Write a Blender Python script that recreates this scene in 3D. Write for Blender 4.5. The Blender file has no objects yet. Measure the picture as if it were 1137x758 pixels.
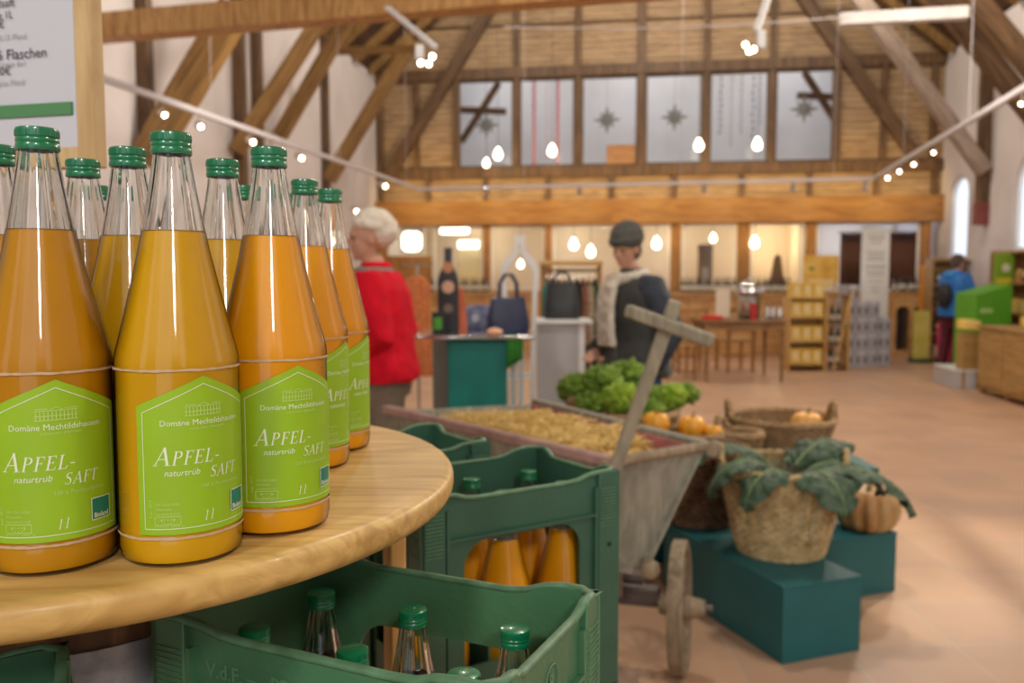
import bpy, math, random
from mathutils import Vector, Matrix, geometry, noise
random.seed(7)
sc = bpy.context.scene
col = sc.collection
PI = math.pi

# ------------------------------------------------------------------ camera
F_PX = 950.0
PITCH = math.atan(71 / F_PX)
EYE = Vector((0, 0, 1.35))
cam_data = bpy.data.cameras.new('camera')
cam_data.sensor_width = 36.0
cam_data.lens = F_PX * 36.0 / 1137
cam_data.clip_start = 0.05
cam_data.clip_end = 200
cam_data.dof.use_dof = True
cam_data.dof.focus_distance = 0.60
cam_data.dof.aperture_fstop = 7.4
cam = bpy.data.objects.new('camera', cam_data)
cam.location = EYE
cam.rotation_euler = (PI / 2 - PITCH, 0, 0)
col.objects.link(cam)
sc.camera = cam

# ------------------------------------------------------------------ colour management, daylight
sc.view_settings.view_transform = 'Standard'
sc.view_settings.look = 'None'
sc.view_settings.gamma = 1
sc.view_settings.exposure = 0.0
sc.view_settings.use_curve_mapping = False
sc.cycles.use_denoising = True
sc.cycles.max_bounces = 10
sc.cycles.transparent_max_bounces = 24
sc.cycles.transmission_bounces = 10
sc.cycles.sample_clamp_indirect = 6.0
sc.cycles.caustics_refractive = False
sc.cycles.caustics_reflective = False
world = bpy.data.worlds.new('world')
sc.world = world
world.use_nodes = True
world.node_tree.nodes['Background'].inputs[0].default_value = (0.86, 0.92, 1.0, 1)
world.node_tree.nodes['Background'].inputs[1].default_value = 1.45


def lamp(name, kind, loc, power, color=(1, .9, .76), size=.1, target=None, angle=None):
    d = bpy.data.lights.new(name, kind)
    d.energy = power
    d.color = color
    if kind == 'AREA':
        d.shape = 'DISK'
        d.size = size
    else:
        d.shadow_soft_size = size
    if kind == 'SPOT':
        d.spot_size = angle or 1.6
        d.spot_blend = .6
    o = bpy.data.objects.new(name, d)
    o.location = loc
    if target is not None:
        o.rotation_euler = (Vector(target) - Vector(loc)).to_track_quat('-Z', 'Y').to_euler()
    col.objects.link(o)
    return o


# ------------------------------------------------------------------ where a line of sight meets a plane
def ray(px, py):
    f = Vector((0, math.cos(PITCH), -math.sin(PITCH)))
    u = Vector((0, math.sin(PITCH), math.cos(PITCH)))
    return Vector((1, 0, 0)) * ((px - 568.5) / F_PX) + u * ((379 - py) / F_PX) + f


def at(px, py, Y):
    d = ray(px, py)
    return EYE + d * (Y / d.y)


def on(px, py, z):
    d = ray(px, py)
    return EYE + d * ((z - EYE.z) / d.z)


# the hall: U runs along the end wall, V away from us, corner = left end of the end wall
CORNER = Vector((-2.57, 16.5, 0))
ANG = math.radians(-8.5)
U = Vector((math.cos(ANG), math.sin(ANG), 0))
V = Vector((-math.sin(ANG), math.cos(ANG), 0))
WIDTH = 10.13
LENGTH = 19.5


def hall(a, b, z):
    """a metres along the end wall, b metres from it towards us"""
    return CORNER + U * a - V * b + Vector((0, 0, z))


def on_end(px, py, b=0.0):
    d = ray(px, py)
    t = ((CORNER - V * b - EYE).dot(V)) / d.dot(V)
    p = EYE + d * t
    return (p - CORNER).dot(U), p.z


def on_side(px, py, a):
    d = ray(px, py)
    t = ((CORNER + U * a - EYE).dot(U)) / d.dot(U)
    p = EYE + d * t
    return -(p - CORNER).dot(V), p.z


# ------------------------------------------------------------------ materials
MATS = {}


def mat(name, color, rough=.6, metal=0.0, var=0.0, scale=8.0, bump=0.0, bscale=40.0, coat=0.0, emit=None, power=0.0,
        stretch=(1, 1, 1), color2=None, spec=.5, sheen=0.0, sss=0.0, alpha=1.0):
    if name in MATS:
        return MATS[name]
    m = bpy.data.materials.new(name)
    m.use_nodes = True
    nt = m.node_tree
    b = nt.nodes['Principled BSDF']
    c = (color[0], color[1], color[2], 1)
    b.inputs['Base Color'].default_value = c
    b.inputs['Roughness'].default_value = rough
    b.inputs['Metallic'].default_value = metal
    b.inputs['Specular IOR Level'].default_value = spec
    b.inputs['Coat Weight'].default_value = coat
    b.inputs['Coat Roughness'].default_value = .05
    b.inputs['Sheen Weight'].default_value = sheen
    b.inputs['Alpha'].default_value = alpha
    if sss:
        b.inputs['Subsurface Weight'].default_value = sss
        b.inputs['Subsurface Radius'].default_value = (.02, .01, .004)
        b.inputs['Subsurface Scale'].default_value = 1.0
    if emit:
        b.inputs['Emission Color'].default_value = (emit[0], emit[1], emit[2], 1)
        b.inputs['Emission Strength'].default_value = power
    tc = nt.nodes.new('ShaderNodeTexCoord')
    mp = nt.nodes.new('ShaderNodeMapping')
    mp.inputs['Scale'].default_value = stretch
    nt.links.new(tc.outputs['Object'], mp.inputs['Vector'])
    if var or color2:
        n = nt.nodes.new('ShaderNodeTexNoise')
        n.inputs['Scale'].default_value = scale
        n.inputs['Detail'].default_value = 5
        nt.links.new(mp.outputs[0], n.inputs['Vector'])
        r = nt.nodes.new('ShaderNodeValToRGB')
        r.color_ramp.elements[0].position = .3
        r.color_ramp.elements[1].position = .7
        if color2:
            a, z = color, color2
        else:
            a = [max(0, x * (1 - var)) for x in color]
            z = [min(1, x * (1 + var)) for x in color]
        r.color_ramp.elements[0].color = (a[0], a[1], a[2], 1)
        r.color_ramp.elements[1].color = (z[0], z[1], z[2], 1)
        nt.links.new(n.outputs['Fac'], r.inputs[0])
        nt.links.new(r.outputs[0], b.inputs['Base Color'])
    if bump:
        n2 = nt.nodes.new('ShaderNodeTexNoise')
        n2.inputs['Scale'].default_value = bscale
        n2.inputs['Detail'].default_value = 4
        nt.links.new(mp.outputs[0], n2.inputs['Vector'])
        bp = nt.nodes.new('ShaderNodeBump')
        bp.inputs['Strength'].default_value = bump
        bp.inputs['Distance'].default_value = .01
        nt.links.new(n2.outputs['Fac'], bp.inputs['Height'])
        nt.links.new(bp.outputs[0], b.inputs['Normal'])
    MATS[name] = m
    return m


def wood(name, dark, light, scale=1.0, axis='X', rough=.55, ring=9.0, coat=0.0, distort=6.0):
    """wood with grain drawn out along one axis"""
    if name in MATS:
        return MATS[name]
    m = mat(name, light, rough=rough, coat=coat)
    nt = m.node_tree
    b = nt.nodes['Principled BSDF']
    mp = [n for n in nt.nodes if n.type == 'MAPPING'][0]
    s = {'X': (.12, 1, 1), 'Y': (1, .12, 1), 'Z': (1, 1, .12)}[axis]
    mp.inputs['Scale'].default_value = [q * scale for q in s]
    w = nt.nodes.new('ShaderNodeTexNoise')
    w.inputs['Scale'].default_value = ring
    w.inputs['Detail'].default_value = 8
    w.inputs['Distortion'].default_value = distort * .3
    nt.links.new(mp.outputs[0], w.inputs['Vector'])
    r = nt.nodes.new('ShaderNodeValToRGB')
    r.color_ramp.elements[0].position = .34
    r.color_ramp.elements[1].position = .62
    r.color_ramp.elements[0].color = (*dark, 1)
    r.color_ramp.elements[1].color = (*light, 1)
    nt.links.new(w.outputs['Fac'], r.inputs[0])
    nt.links.new(r.outputs[0], b.inputs['Base Color'])
    bp = nt.nodes.new('ShaderNodeBump')
    bp.inputs['Strength'].default_value = .15
    bp.inputs['Distance'].default_value = .004
    nt.links.new(w.outputs['Fac'], bp.inputs['Height'])
    nt.links.new(bp.outputs[0], b.inputs['Normal'])
    return m


# ------------------------------------------------------------------ mesh building
class MB:
    def __init__(self):
        self.v, self.f = [], []

    def add(self, vs, fs, M=None):
        n = len(self.v)
        if M is None:
            self.v += [Vector(v) for v in vs]
        else:
            self.v += [M @ Vector(v) for v in vs]
        self.f += [tuple(i + n for i in f) for f in fs]
        return self

    def box(self, c, s, rz=0, M=None):
        x, y, z = [q / 2 for q in s]
        vs = [(-x, -y, -z), (x, -y, -z), (x, y, -z), (-x, y, -z), (-x, -y, z), (x, -y, z), (x, y, z), (-x, y, z)]
        fs = [(0, 3, 2, 1), (4, 5, 6, 7), (0, 1, 5, 4), (1, 2, 6, 5), (2, 3, 7, 6), (3, 0, 4, 7)]
        T = Matrix.Translation(Vector(c)) @ Matrix.Rotation(rz, 4, 'Z')
        if M is not None:
            T = M @ T
        return self.add(vs, fs, T)

    def hexa(self, p):
        """eight corners: four below anticlockwise, four above"""
        return self.add(p, [(0, 3, 2, 1), (4, 5, 6, 7), (0, 1, 5, 4), (1, 2, 6, 5), (2, 3, 7, 6), (3, 0, 4, 7)])

    def bar(self, p, q, w, h, up=(0, 0, 1)):
        p, q = Vector(p), Vector(q)
        d = (q - p).normalized()
        up = Vector(up)
        if abs(d.dot(up)) > .98:
            up = Vector((0, 1, 0))
        s = d.cross(up).normalized() * (w / 2)
        t = s.normalized().cross(d).normalized() * (h / 2)
        return self.hexa([p - s - t, p + s - t, q + s - t, q - s - t, p - s + t, p + s + t, q + s + t, q - s + t])

    def tube(self, pts, rad, seg=10, caps=True, closed=False, flat=1.0):
        pts = [Vector(p) for p in pts]
        n = len(pts)
        if not hasattr(rad, '__len__'):
            rad = [rad] * n
        base = len(self.v)
        prev = None
        for i in range(n):
            if closed:
                d = (pts[(i + 1) % n] - pts[i - 1])
            else:
                d = (pts[min(i + 1, n - 1)] - pts[max(i - 1, 0)])
            d = d.normalized() if d.length > 1e-9 else Vector((0, 0, 1))
            if prev is None:
                a = Vector((0, 0, 1)) if abs(d.z) < .9 else Vector((1, 0, 0))
                s = d.cross(a).normalized()
            else:
                s = prev - d * prev.dot(d)
                s = s.normalized() if s.length > 1e-6 else d.orthogonal().normalized()
            prev = s
            t = d.cross(s)
            for k in range(seg):
                an = 2 * PI * k / seg
                self.v.append(pts[i] + s * (math.cos(an) * rad[i]) + t * (math.sin(an) * rad[i] * flat))
        for i in range(n if closed else n - 1):
            j = (i + 1) % n
            for k in range(seg):
                l = (k + 1) % seg
                self.f.append((base + i * seg + k, base + i * seg + l, base + j * seg + l, base + j * seg + k))
        if caps and not closed:
            self.f.append(tuple(base + k for k in reversed(range(seg))))
            self.f.append(tuple(base + (n - 1) * seg + k for k in range(seg)))
        return self

    def lathe(self, prof, seg=32, c=(0, 0, 0), M=None, closed=False, arc=None):
        """profile of (radius, height) turned about z"""
        c = Vector(c)
        base = len(self.v)
        n = len(prof)
        a0, a1 = arc or (0, 2 * PI)
        full = arc is None
        cols = seg if full else seg + 1
        for r, z in prof:
            for k in range(cols):
                an = a0 + (a1 - a0) * k / seg
                p = Vector((math.cos(an) * r, math.sin(an) * r, z)) + c
                self.v.append(M @ p if M is not None else p)
        for i in range(n if closed else n - 1):
            j = (i + 1) % n
            for k in range(seg):
                l = (k + 1) % cols
                self.f.append((base + i * cols + k, base + i * cols + l, base + j * cols + l, base + j * cols + k))
        return self

    def ball(self, c, r, seg=16, rings=10, M=None, rot=None):
        if not hasattr(r, '__len__'):
            r = (r, r, r)
        vs, fs = [], []
        for i in range(rings + 1):
            th = PI * i / rings
            for k in range(seg):
                an = 2 * PI * k / seg
                vs.append((math.sin(th) * math.cos(an) * r[0], math.sin(th) * math.sin(an) * r[1], -math.cos(th) * r[2]))
        for i in range(rings):
            for k in range(seg):
                l = (k + 1) % seg
                fs.append((i * seg + k, i * seg + l, (i + 1) * seg + l, (i + 1) * seg + k))
        T = Matrix.Translation(Vector(c))
        if rot is not None:
            T = T @ rot
        if M is not None:
            T = M @ T
        return self.add(vs, fs, T)

    def prism(self, loops, depth, M):
        """outline (and holes) in x,y pushed from z=0 to z=depth"""
        pl = [[Vector((p[0], p[1], 0)) for p in L] for L in loops]
        tri = geometry.tessellate_polygon(pl)
        flat = [p for L in pl for p in L]
        n = len(flat)
        vs = [(p.x, p.y, 0) for p in flat] + [(p.x, p.y, depth) for p in flat]
        fs = []
        for t in tri:
            a, b, c = t
            cr = (flat[b] - flat[a]).cross(flat[c] - flat[a]).z
            if abs(cr) < 1e-14:
                continue
            if cr < 0:
                a, b, c = a, c, b
            fs.append((c, b, a))
            fs.append((a + n, b + n, c + n))
        o = 0
        for L in pl:
            m = len(L)
            for i in range(m):
                j = (i + 1) % m
                fs.append((o + i, o + j, o + j + n, o + i + n))
            o += m
        return self.add(vs, fs, M)

    def loft(self, rings):
        """closed rings of equal count joined in turn, capped"""
        base = len(self.v)
        m = len(rings[0])
        for R in rings:
            self.v += [Vector(p) for p in R]
        for i in range(len(rings) - 1):
            for k in range(m):
                l = (k + 1) % m
                self.f.append((base + i * m + k, base + i * m + l, base + (i + 1) * m + l, base + (i + 1) * m + k))
        self.f.append(tuple(base + k for k in reversed(range(m))))
        self.f.append(tuple(base + (len(rings) - 1) * m + k for k in range(m)))
        return self

    def build(self, name, m, parent=None, world=False, bevel=0.0, smooth=40, recalc=True, segs=2):
        me = bpy.data.meshes.new(name)
        vs = self.v
        if parent is not None and world:
            inv = parent_matrix(parent).inverted()
            vs = [inv @ v for v in vs]
        me.from_pydata([tuple(v) for v in vs], [], self.f)
        me.validate()
        if recalc:
            import bmesh
            bm = bmesh.new()
            bm.from_mesh(me)
            bmesh.ops.remove_doubles(bm, verts=bm.verts, dist=1e-6)
            bmesh.ops.recalc_face_normals(bm, faces=bm.faces)
            bm.to_mesh(me)
            bm.free()
        if smooth:
            me.shade_smooth()
            me.set_sharp_from_angle(angle=math.radians(smooth))
        if isinstance(m, (list, tuple)):
            for q in m:
                me.materials.append(q)
        else:
            me.materials.append(m)
        o = bpy.data.objects.new(name, me)
        col.objects.link(o)
        if parent is not None:
            o.parent = parent
        if bevel:
            md = o.modifiers.new('bevel', 'BEVEL')
            md.width = bevel
            md.segments = segs
            md.limit_method = 'ANGLE'
            md.angle_limit = .7
        return o


def parent_matrix(o):
    M = Matrix.Translation(o.location) @ o.rotation_euler.to_matrix().to_4x4()
    return parent_matrix(o.parent) @ M if o.parent else M


def tag(o, label, cat, group=None, kind=None):
    o['label'] = label
    o['category'] = cat
    if group:
        o['group'] = group
    if kind:
        o['kind'] = kind
    return o


def thing(name, label, cat, loc=(0, 0, 0), rz=0, group=None):
    o = bpy.data.objects.new(name, None)
    o.empty_display_size = .05
    o.location = loc
    o.rotation_euler = (0, 0, rz)
    col.objects.link(o)
    return tag(o, label, cat, group)


def struct(o):
    o['kind'] = 'structure'
    return o


def children_of(o):
    return KIDS.get(o.name, [])


def dup(root, loc, rz=None, label=None, group=None):
    r = root.copy()
    r.location = loc
    if rz is not None:
        r.rotation_euler = (0, 0, rz)
    col.objects.link(r)
    if label:
        r['label'] = label
    if group:
        r['group'] = group
    for ch in [o for o in col.objects if o.parent == root]:
        c = ch.copy()
        col.objects.link(c)
        c.parent = r
        for g in [o for o in col.objects if o.parent == ch]:
            d = g.copy()
            col.objects.link(d)
            d.parent = c
    return r


def rects(mb, x0, y0, x1, y1, M, t=.0004):
    return mb.box(((x0 + x1) / 2, (y0 + y1) / 2, t / 2), (abs(x1 - x0), abs(y1 - y0), t), M=M)


def rounded(w, h, r, n=5, cx=0, cy=0):
    out = []
    for sx, sy, a in ((1, 1, 0), (-1, 1, 90), (-1, -1, 180), (1, -1, 270)):
        for k in range(n + 1):
            t = math.radians(a + 90 * k / n)
            out.append((cx + sx * (w / 2 - r) + r * math.cos(t), cy + sy * (h / 2 - r) + r * math.sin(t)))
    return out


def text2d(s, size, shear=0.0, align='LEFT', offset=0.0):
    """the outline of a line of writing as flat triangles in x,y"""
    c = bpy.data.curves.new('writing', 'FONT')
    c.body = s
    c.size = size
    c.shear = shear
    c.align_x = align
    c.offset = offset
    c.resolution_u = 2
    o = bpy.data.objects.new('writing', c)
    col.objects.link(o)
    bpy.context.view_layer.update()
    me = o.to_mesh()
    vs = [(v.co.x, v.co.y) for v in me.vertices]
    fs = [tuple(p.vertices) for p in me.polygons]
    o.to_mesh_clear()
    bpy.data.objects.remove(o)
    bpy.data.curves.remove(c)
    return vs, fs
# ------------------------------------------------------------------ light in the hall (bare sources, apart from the lamps modelled further down)
WARM = (1, .80, .55)
lamp('key_spot', 'SPOT', (4.6, 6.6, 4.2), 680, (1, .86, .66), .05, (1.0, 3.0, .2), .75)
for (a, b, z, p) in [(3.6, 18.6, 3.6, 60), (6.4, 18.8, 3.4, 60)]:
    lamp('rear_fill', 'AREA', hall(a, b, z), p, (1, .95, .87), .6, hall(5.2, 12, .8))  # added fill from behind the camera, no lamp stands there
for (a, b, z, p) in [(2.4, 3.4, 6.3, 170), (5.2, 3.0, 6.3, 190), (7.8, 3.4, 6.3, 170),
                     (2.4, 8.5, 3.85, 150), (7.6, 8.0, 3.85, 190), (5.2, 12.0, 4.6, 190), (7.4, 14.8, 4.4, 150)]:
    lamp('hall_fill', 'POINT', hall(a, b, z), p, (1, .90, .77), .16)  # added points that light the hall in place of the track spots
for a in (.9, 2.3, 3.7, 5.1, 6.5, 7.9, 9.2):     # wash on the boards under the gallery
    lamp('gallery_wash', 'SPOT', hall(a, 1.1, 2.75), 34, (1, .66, .22), .06, hall(a, 0.0, 2.75), 2.2)
for a in (2.0, 5.0, 8.0):
    lamp('gallery_room_light', 'POINT', hall(a, -1.4, 6.3), 70, (.92, .95, 1), .3)
for a in (1.6, 3.6, 5.6, 7.4):
    lamp('shop_room_light', 'POINT', hall(a, -1.8, 2.1), 16, (1, .85, .6), .12)
lamp('wine_room_light', 'POINT', hall(9.0, -1.6, 2.0), 26, (.75, .82, 1), .12)

# ------------------------------------------------------------------ the hall
M_PLASTER = mat('plaster', (.66, .61, .60), .9, var=.07, scale=1.2, bump=.2, bscale=9)
M_PLASTER_W = mat('cream_plaster', (.72, .62, .50), .9, var=.06, scale=1.5, bump=.2, bscale=9)
M_WHITE = mat('white_paint', (.80, .80, .80), .6, var=.03, scale=3)
M_TIMBER = wood('timber', (.060, .030, .012), (.165, .088, .036), 1.2, 'Z')
M_TIMBER_X = wood('timber_lying', (.06, .03, .012), (.15, .08, .03), 1.2, 'X')
M_BEAM = wood('tie_beam_wood', (.34, .17, .05), (.58, .33, .12), 1.6, 'X')
M_BRACE = wood('brace_wood', (.165, .085, .022), (.30, .17, .055), 1.3, 'Z')
M_GREYWOOD = wood('grey_brace_wood', (.26, .19, .14), (.42, .34, .28), 1.3, 'Z')
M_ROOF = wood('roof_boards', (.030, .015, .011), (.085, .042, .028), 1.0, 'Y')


def board_material(name, dark, light, pitch_):
    m = wood(name, dark, light, 1.6, 'X', rough=.6)
    nt = m.node_tree
    b = nt.nodes['Principled BSDF']
    tc = [n for n in nt.nodes if n.type == 'TEX_COORD'][0]
    sep = nt.nodes.new('ShaderNodeSeparateXYZ')
    nt.links.new(tc.outputs['Object'], sep.inputs[0])
    mu = nt.nodes.new('ShaderNodeMath')
    mu.operation = 'MULTIPLY'
    mu.inputs[1].default_value = 1 / pitch_
    nt.links.new(sep.outputs['Z'], mu.inputs[0])
    fr = nt.nodes.new('ShaderNodeMath')
    fr.operation = 'FRACT'
    nt.links.new(mu.outputs[0], fr.inputs[0])
    lt = nt.nodes.new('ShaderNodeMath')
    lt.operation = 'LESS_THAN'
    lt.inputs[1].default_value = .12
    nt.links.new(fr.outputs[0], lt.inputs[0])
    mx = nt.nodes.new('ShaderNodeMix')
    mx.data_type = 'RGBA'
    src = b.inputs['Base Color'].links[0].from_socket
    nt.links.new(lt.outputs[0], mx.inputs['Factor'])
    nt.links.new(src, mx.inputs['A'])
    mx.inputs['B'].default_value = (dark[0] * .45, dark[1] * .45, dark[2] * .45, 1)
    nt.links.new(mx.outputs['Result'], b.inputs['Base Color'])
    return m


M_CLAD = board_material('wall_boards', (.25, .155, .080), (.46, .31, .165), .11)

# floor of square terracotta tiles
m = mat('terracotta_floor', (.5, .3, .2), .42)
nt = m.node_tree
mp = [n for n in nt.nodes if n.type == 'MAPPING'][0]
mp.inputs['Rotation'].default_value = (0, 0, ANG)
bk = nt.nodes.new('ShaderNodeTexBrick')
bk.offset = 0.0
bk.inputs['Scale'].default_value = 1.0
bk.inputs['Brick Width'].default_value = .42
bk.inputs['Row Height'].default_value = .42
bk.inputs['Mortar Size'].default_value = .006
bk.inputs['Mortar Smooth'].default_value = .3
bk.inputs['Color1'].default_value = (.66, .41, .255, 1)
bk.inputs['Color2'].default_value = (.57, .36, .24, 1)
bk.inputs['Mortar'].default_value = (.60, .44, .32, 1)
nt.links.new(mp.outputs[0], bk.inputs['Vector'])
nz = nt.nodes.new('ShaderNodeTexNoise')
nz.inputs['Scale'].default_value = 2.5
nz.inputs['Detail'].default_value = 6
nt.links.new(mp.outputs[0], nz.inputs['Vector'])
mx = nt.nodes.new('ShaderNodeMix')
mx.data_type = 'RGBA'
mx.blend_type = 'MULTIPLY'
mx.inputs['Factor'].default_value = .5
rr = nt.nodes.new('ShaderNodeValToRGB')
rr.color_ramp.elements[0].color = (.62, .60, .62, 1)
rr.color_ramp.elements[0].position = .3
rr.color_ramp.elements[1].color = (1, 1, 1, 1)
rr.color_ramp.elements[1].position = .7
nt.links.new(nz.outputs['Fac'], rr.inputs[0])
nt.links.new(bk.outputs['Color'], mx.inputs['A'])
nt.links.new(rr.outputs[0], mx.inputs['B'])
nt.links.new(mx.outputs['Result'], nt.nodes['Principled BSDF'].inputs['Base Color'])
M_FLOOR = m

HM = Matrix.Translation(CORNER) @ Matrix.Rotation(ANG, 4, 'Z')      # hall frame: x = along the end wall, -y = towards us


def hmb_build(mb, name, m, **k):
    """mesh given in hall coordinates (a, -b, z); the object itself carries the hall's turn"""
    o = mb.build(name, m, **k)
    if o.parent is None:
        o.matrix_world = HM
        o.location = CORNER
        o.rotation_euler = (0, 0, ANG)
    return o


EAVE, SLOPE = 5.15, .82
ridge0 = EAVE + SLOPE * WIDTH / 2
mb = MB()
mb.box((WIDTH / 2, -LENGTH / 2 + 2.6, -.05), (WIDTH + 1.2, LENGTH + 6.2, .1))
struct(hmb_build(mb, 'floor', M_FLOOR))
# side walls with arched windows on the right
SY = Matrix(((0, 0, 1, 0), (-1, 0, 0, 0), (0, 1, 0, 0), (0, 0, 0, 1)))     # (x,y,z) -> hall (z, -x, y)


def arch_loop(b0, b1, z0, z1):
    r = (b1 - b0) / 2
    pts = [(b0, z0), (b1, z0), (b1, z1 - r * .8)]
    for k in range(1, 8):
        t = PI * k / 8
        pts.append(((b0 + b1) / 2 + r * math.cos(t), z1 - r * .8 + r * .8 * math.sin(t)))
    pts.append((b0, z1 - r * .8))
    return pts


WINS = []
for (xa, xb, yt, yb) in [(1053, 1073, 195, 288), (1123, 1166, 166, 278)]:
    b1 = on_side(xb, 280, WIDTH)[0]
    b0 = on_side(xa, 280, WIDTH)[0]
    zt = on_side((xa + xb) / 2, yt, WIDTH)[1]
    zb = on_side((xa + xb) / 2, yb, WIDTH)[1]
    WINS.append((b0, b1, zb, zt))
WINS.append((12.2, 13.6, 1.3, 3.6))
mb = MB()
mb.prism([[(-3, 0), (LENGTH, 0), (LENGTH, EAVE), (-3, EAVE)]] + [arch_loop(*w) for w in WINS], .10, Matrix.Translation((WIDTH, 0, 0)) @ SY)
struct(hmb_build(mb, 'wall_right', M_PLASTER, smooth=0))
mb = MB()
mb.box((-.2, -LENGTH / 2 + 1.5, EAVE / 2), (.4, LENGTH + 3, EAVE))
struct(hmb_build(mb, 'wall_left', M_PLASTER, smooth=0))
mb = MB()
mb.prism([[(-.4, 0), (WIDTH + .4, 0), (WIDTH + .4, EAVE), (WIDTH / 2, ridge0), (-.4, EAVE)],
          [(1.0, .9), (2.4, .9), (2.4, 4.2), (1.0, 4.2)], [(7.6, .9), (9.0, .9), (9.0, 4.2), (7.6, 4.2)], [(3.9, .02), (6.2, .02), (6.2, 3.6), (3.9, 3.6)]], .3,
         Matrix.Translation((0, -LENGTH, 0)) @ Matrix(((1, 0, 0, 0), (0, 0, -1, 0), (0, 1, 0, 0), (0, 0, 0, 1))))
struct(hmb_build(mb, 'wall_front', M_PLASTER, smooth=0))
M_PANE = None


def glass_material(name, tint, spec_strength=1.0, dark=.0):
    m = bpy.data.materials.new(name)
    m.use_nodes = True
    nt = m.node_tree
    nt.nodes.remove(nt.nodes['Principled BSDF'])
    out = nt.nodes['Material Output']
    tr = nt.nodes.new('ShaderNodeBsdfTransparent')
    tr.inputs[0].default_value = (*tint, 1)
    gl = nt.nodes.new('ShaderNodeBsdfGlossy')
    gl.inputs['Roughness'].default_value = .03
    lf = nt.nodes.new('ShaderNodeLayerWeight')
    lf.inputs[0].default_value = .5
    pw = nt.nodes.new('ShaderNodeMath')
    pw.operation = 'POWER'
    pw.inputs[1].default_value = 4.0
    nt.links.new(lf.outputs['Facing'], pw.inputs[0])
    fr = nt.nodes.new('ShaderNodeMath')
    fr.operation = 'MULTIPLY_ADD'
    fr.inputs[1].default_value = .85
    fr.inputs[2].default_value = .035
    nt.links.new(pw.outputs[0], fr.inputs[0])
    mx = nt.nodes.new('ShaderNodeMixShader')
    ma = nt.nodes.new('ShaderNodeMath')
    ma.operation = 'MULTIPLY'
    ma.use_clamp = True
    ma.inputs[1].default_value = spec_strength
    nt.links.new(fr.outputs[0], ma.inputs[0])
    nt.links.new(ma.outputs[0], mx.inputs[0])
    nt.links.new(tr.outputs[0], mx.inputs[1])
    nt.links.new(gl.outputs[0], mx.inputs[2])
    nt.links.new(mx.outputs[0], out.inputs[0])
    if dark:
        lw = nt.nodes.new('ShaderNodeLayerWeight')
        lw.inputs[0].default_value = .5
        cr = nt.nodes.new('ShaderNodeValToRGB')
        cr.color_ramp.elements[0].color = (*tint, 1)
        cr.color_ramp.elements[0].position = .35
        cr.color_ramp.elements[1].color = (tint[0] * (1 - dark), tint[1] * (1 - dark), tint[2] * (1 - dark), 1)
        cr.color_ramp.elements[1].position = .95
        nt.links.new(lw.outputs['Facing'], cr.inputs[0])
        nt.links.new(cr.outputs[0], tr.inputs[0])
    MATS[name] = m
    return m


M_PANE = glass_material('window_glass', (.97, .98, 1), .3)
wn = 0
for (b0, b1, z0, z1) in WINS:
    wn += 1
    o = struct(hmb_build(MB().prism([arch_loop(b0, b1, z0, z1), arch_loop(b0 + .06, b1 - .06, z0 + .06, z1 - .06)], .05,
                                    Matrix.Translation((WIDTH + .04, 0, 0)) @ SY), 'window_%d' % wn, M_WHITE, smooth=0))
    MB().prism([arch_loop(b0 + .05, b1 - .05, z0 + .05, z1 - .05)], .01, Matrix.Translation((WIDTH + .06, 0, 0)) @ SY).build('pane', M_PANE, o, smooth=0)

# roof: two board slopes and rafters
ridge = EAVE + SLOPE * WIDTH / 2
for side, nm in ((0, 'ceiling_left'), (1, 'ceiling_right')):
    mb = MB()
    a0, a1 = (-.4, WIDTH / 2) if side == 0 else (WIDTH + .4, WIDTH / 2)
    z0 = EAVE - .4 * SLOPE
    y0, y1 = 3.0, -LENGTH
    mb.add([(a0, y0, z0), (a1, y0, ridge), (a1, y1, ridge), (a0, y1, z0), (a0, y0, z0 + .15), (a1, y0, ridge + .15), (a1, y1, ridge + .15), (a0, y1, z0 + .15)],
           [(0, 3, 2, 1), (4, 5, 6, 7), (0, 1, 5, 4), (1, 2, 6, 5), (2, 3, 7, 6), (3, 0, 4, 7)])
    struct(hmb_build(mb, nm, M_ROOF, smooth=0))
raf = None
k = 0
b = .5
while b < 14:
    for side in (0, 1):
        a0, a1 = (0.05, WIDTH / 2) if side == 0 else (WIDTH - .05, WIDTH / 2)
        mb = MB().bar((a0, -b, EAVE + .05 * SLOPE - .06), (a1, -b, ridge - .12), .12, .16)
        o = struct(hmb_build(mb, 'trim_%d' % k, M_BRACE, smooth=0))
        k += 1
    b += .85
TRIM = [k]


def timber(p, q, w, h, m=None, up=(0, 0, 1)):
    """a roof timber between two points of the world"""
    p, q = Vector(p), Vector(q)
    d = (q - p)
    L = d.length
    mb = MB().box((0, 0, L / 2), (w, h, L))
    o = mb.build('trim_%d' % TRIM[0], m or M_BRACE, bevel=.008, smooth=0)
    z = d.normalized()
    x = z.cross(Vector((V.x, V.y, 0))).normalized() if abs(z.dot(V)) < .9 else Vector((1, 0, 0))
    y = z.cross(x).normalized()
    R = Matrix((x, y, z)).transposed()
    o.rotation_euler = R.to_euler()
    o.location = p
    TRIM[0] += 1
    return struct(o)


def wall_point(px, py, a, da=0.0):
    bb, zz = on_side(px, py, a)
    return hall(a, bb, zz)


# braces and posts on the left side wall
for (fx, fy), (tx, ty), w in [((365, 200), (458, 45), .20), ((310, 152), (392, 12), .17), ((262, 168), (362, 12), .16), ((160, 180), (262, 8), .30)]:
    f = wall_point(fx, fy, .10)
    t = at(tx, ty, f.y - .12)
    timber(f, t, w, .16)
for px, yt, yb, w in [(163, 18, 158, .14), (270, 20, 300, .16), (288, 20, 200, .12), (364, 60, 300, .10)]:
    f = wall_point(px, yb, .06)
    b_, _ = on_side(px, yb, .06)
    timber(Vector((f.x, f.y, f.z)), Vector((f.x, f.y, EAVE - .02)), w, .12, M_TIMBER)
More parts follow.
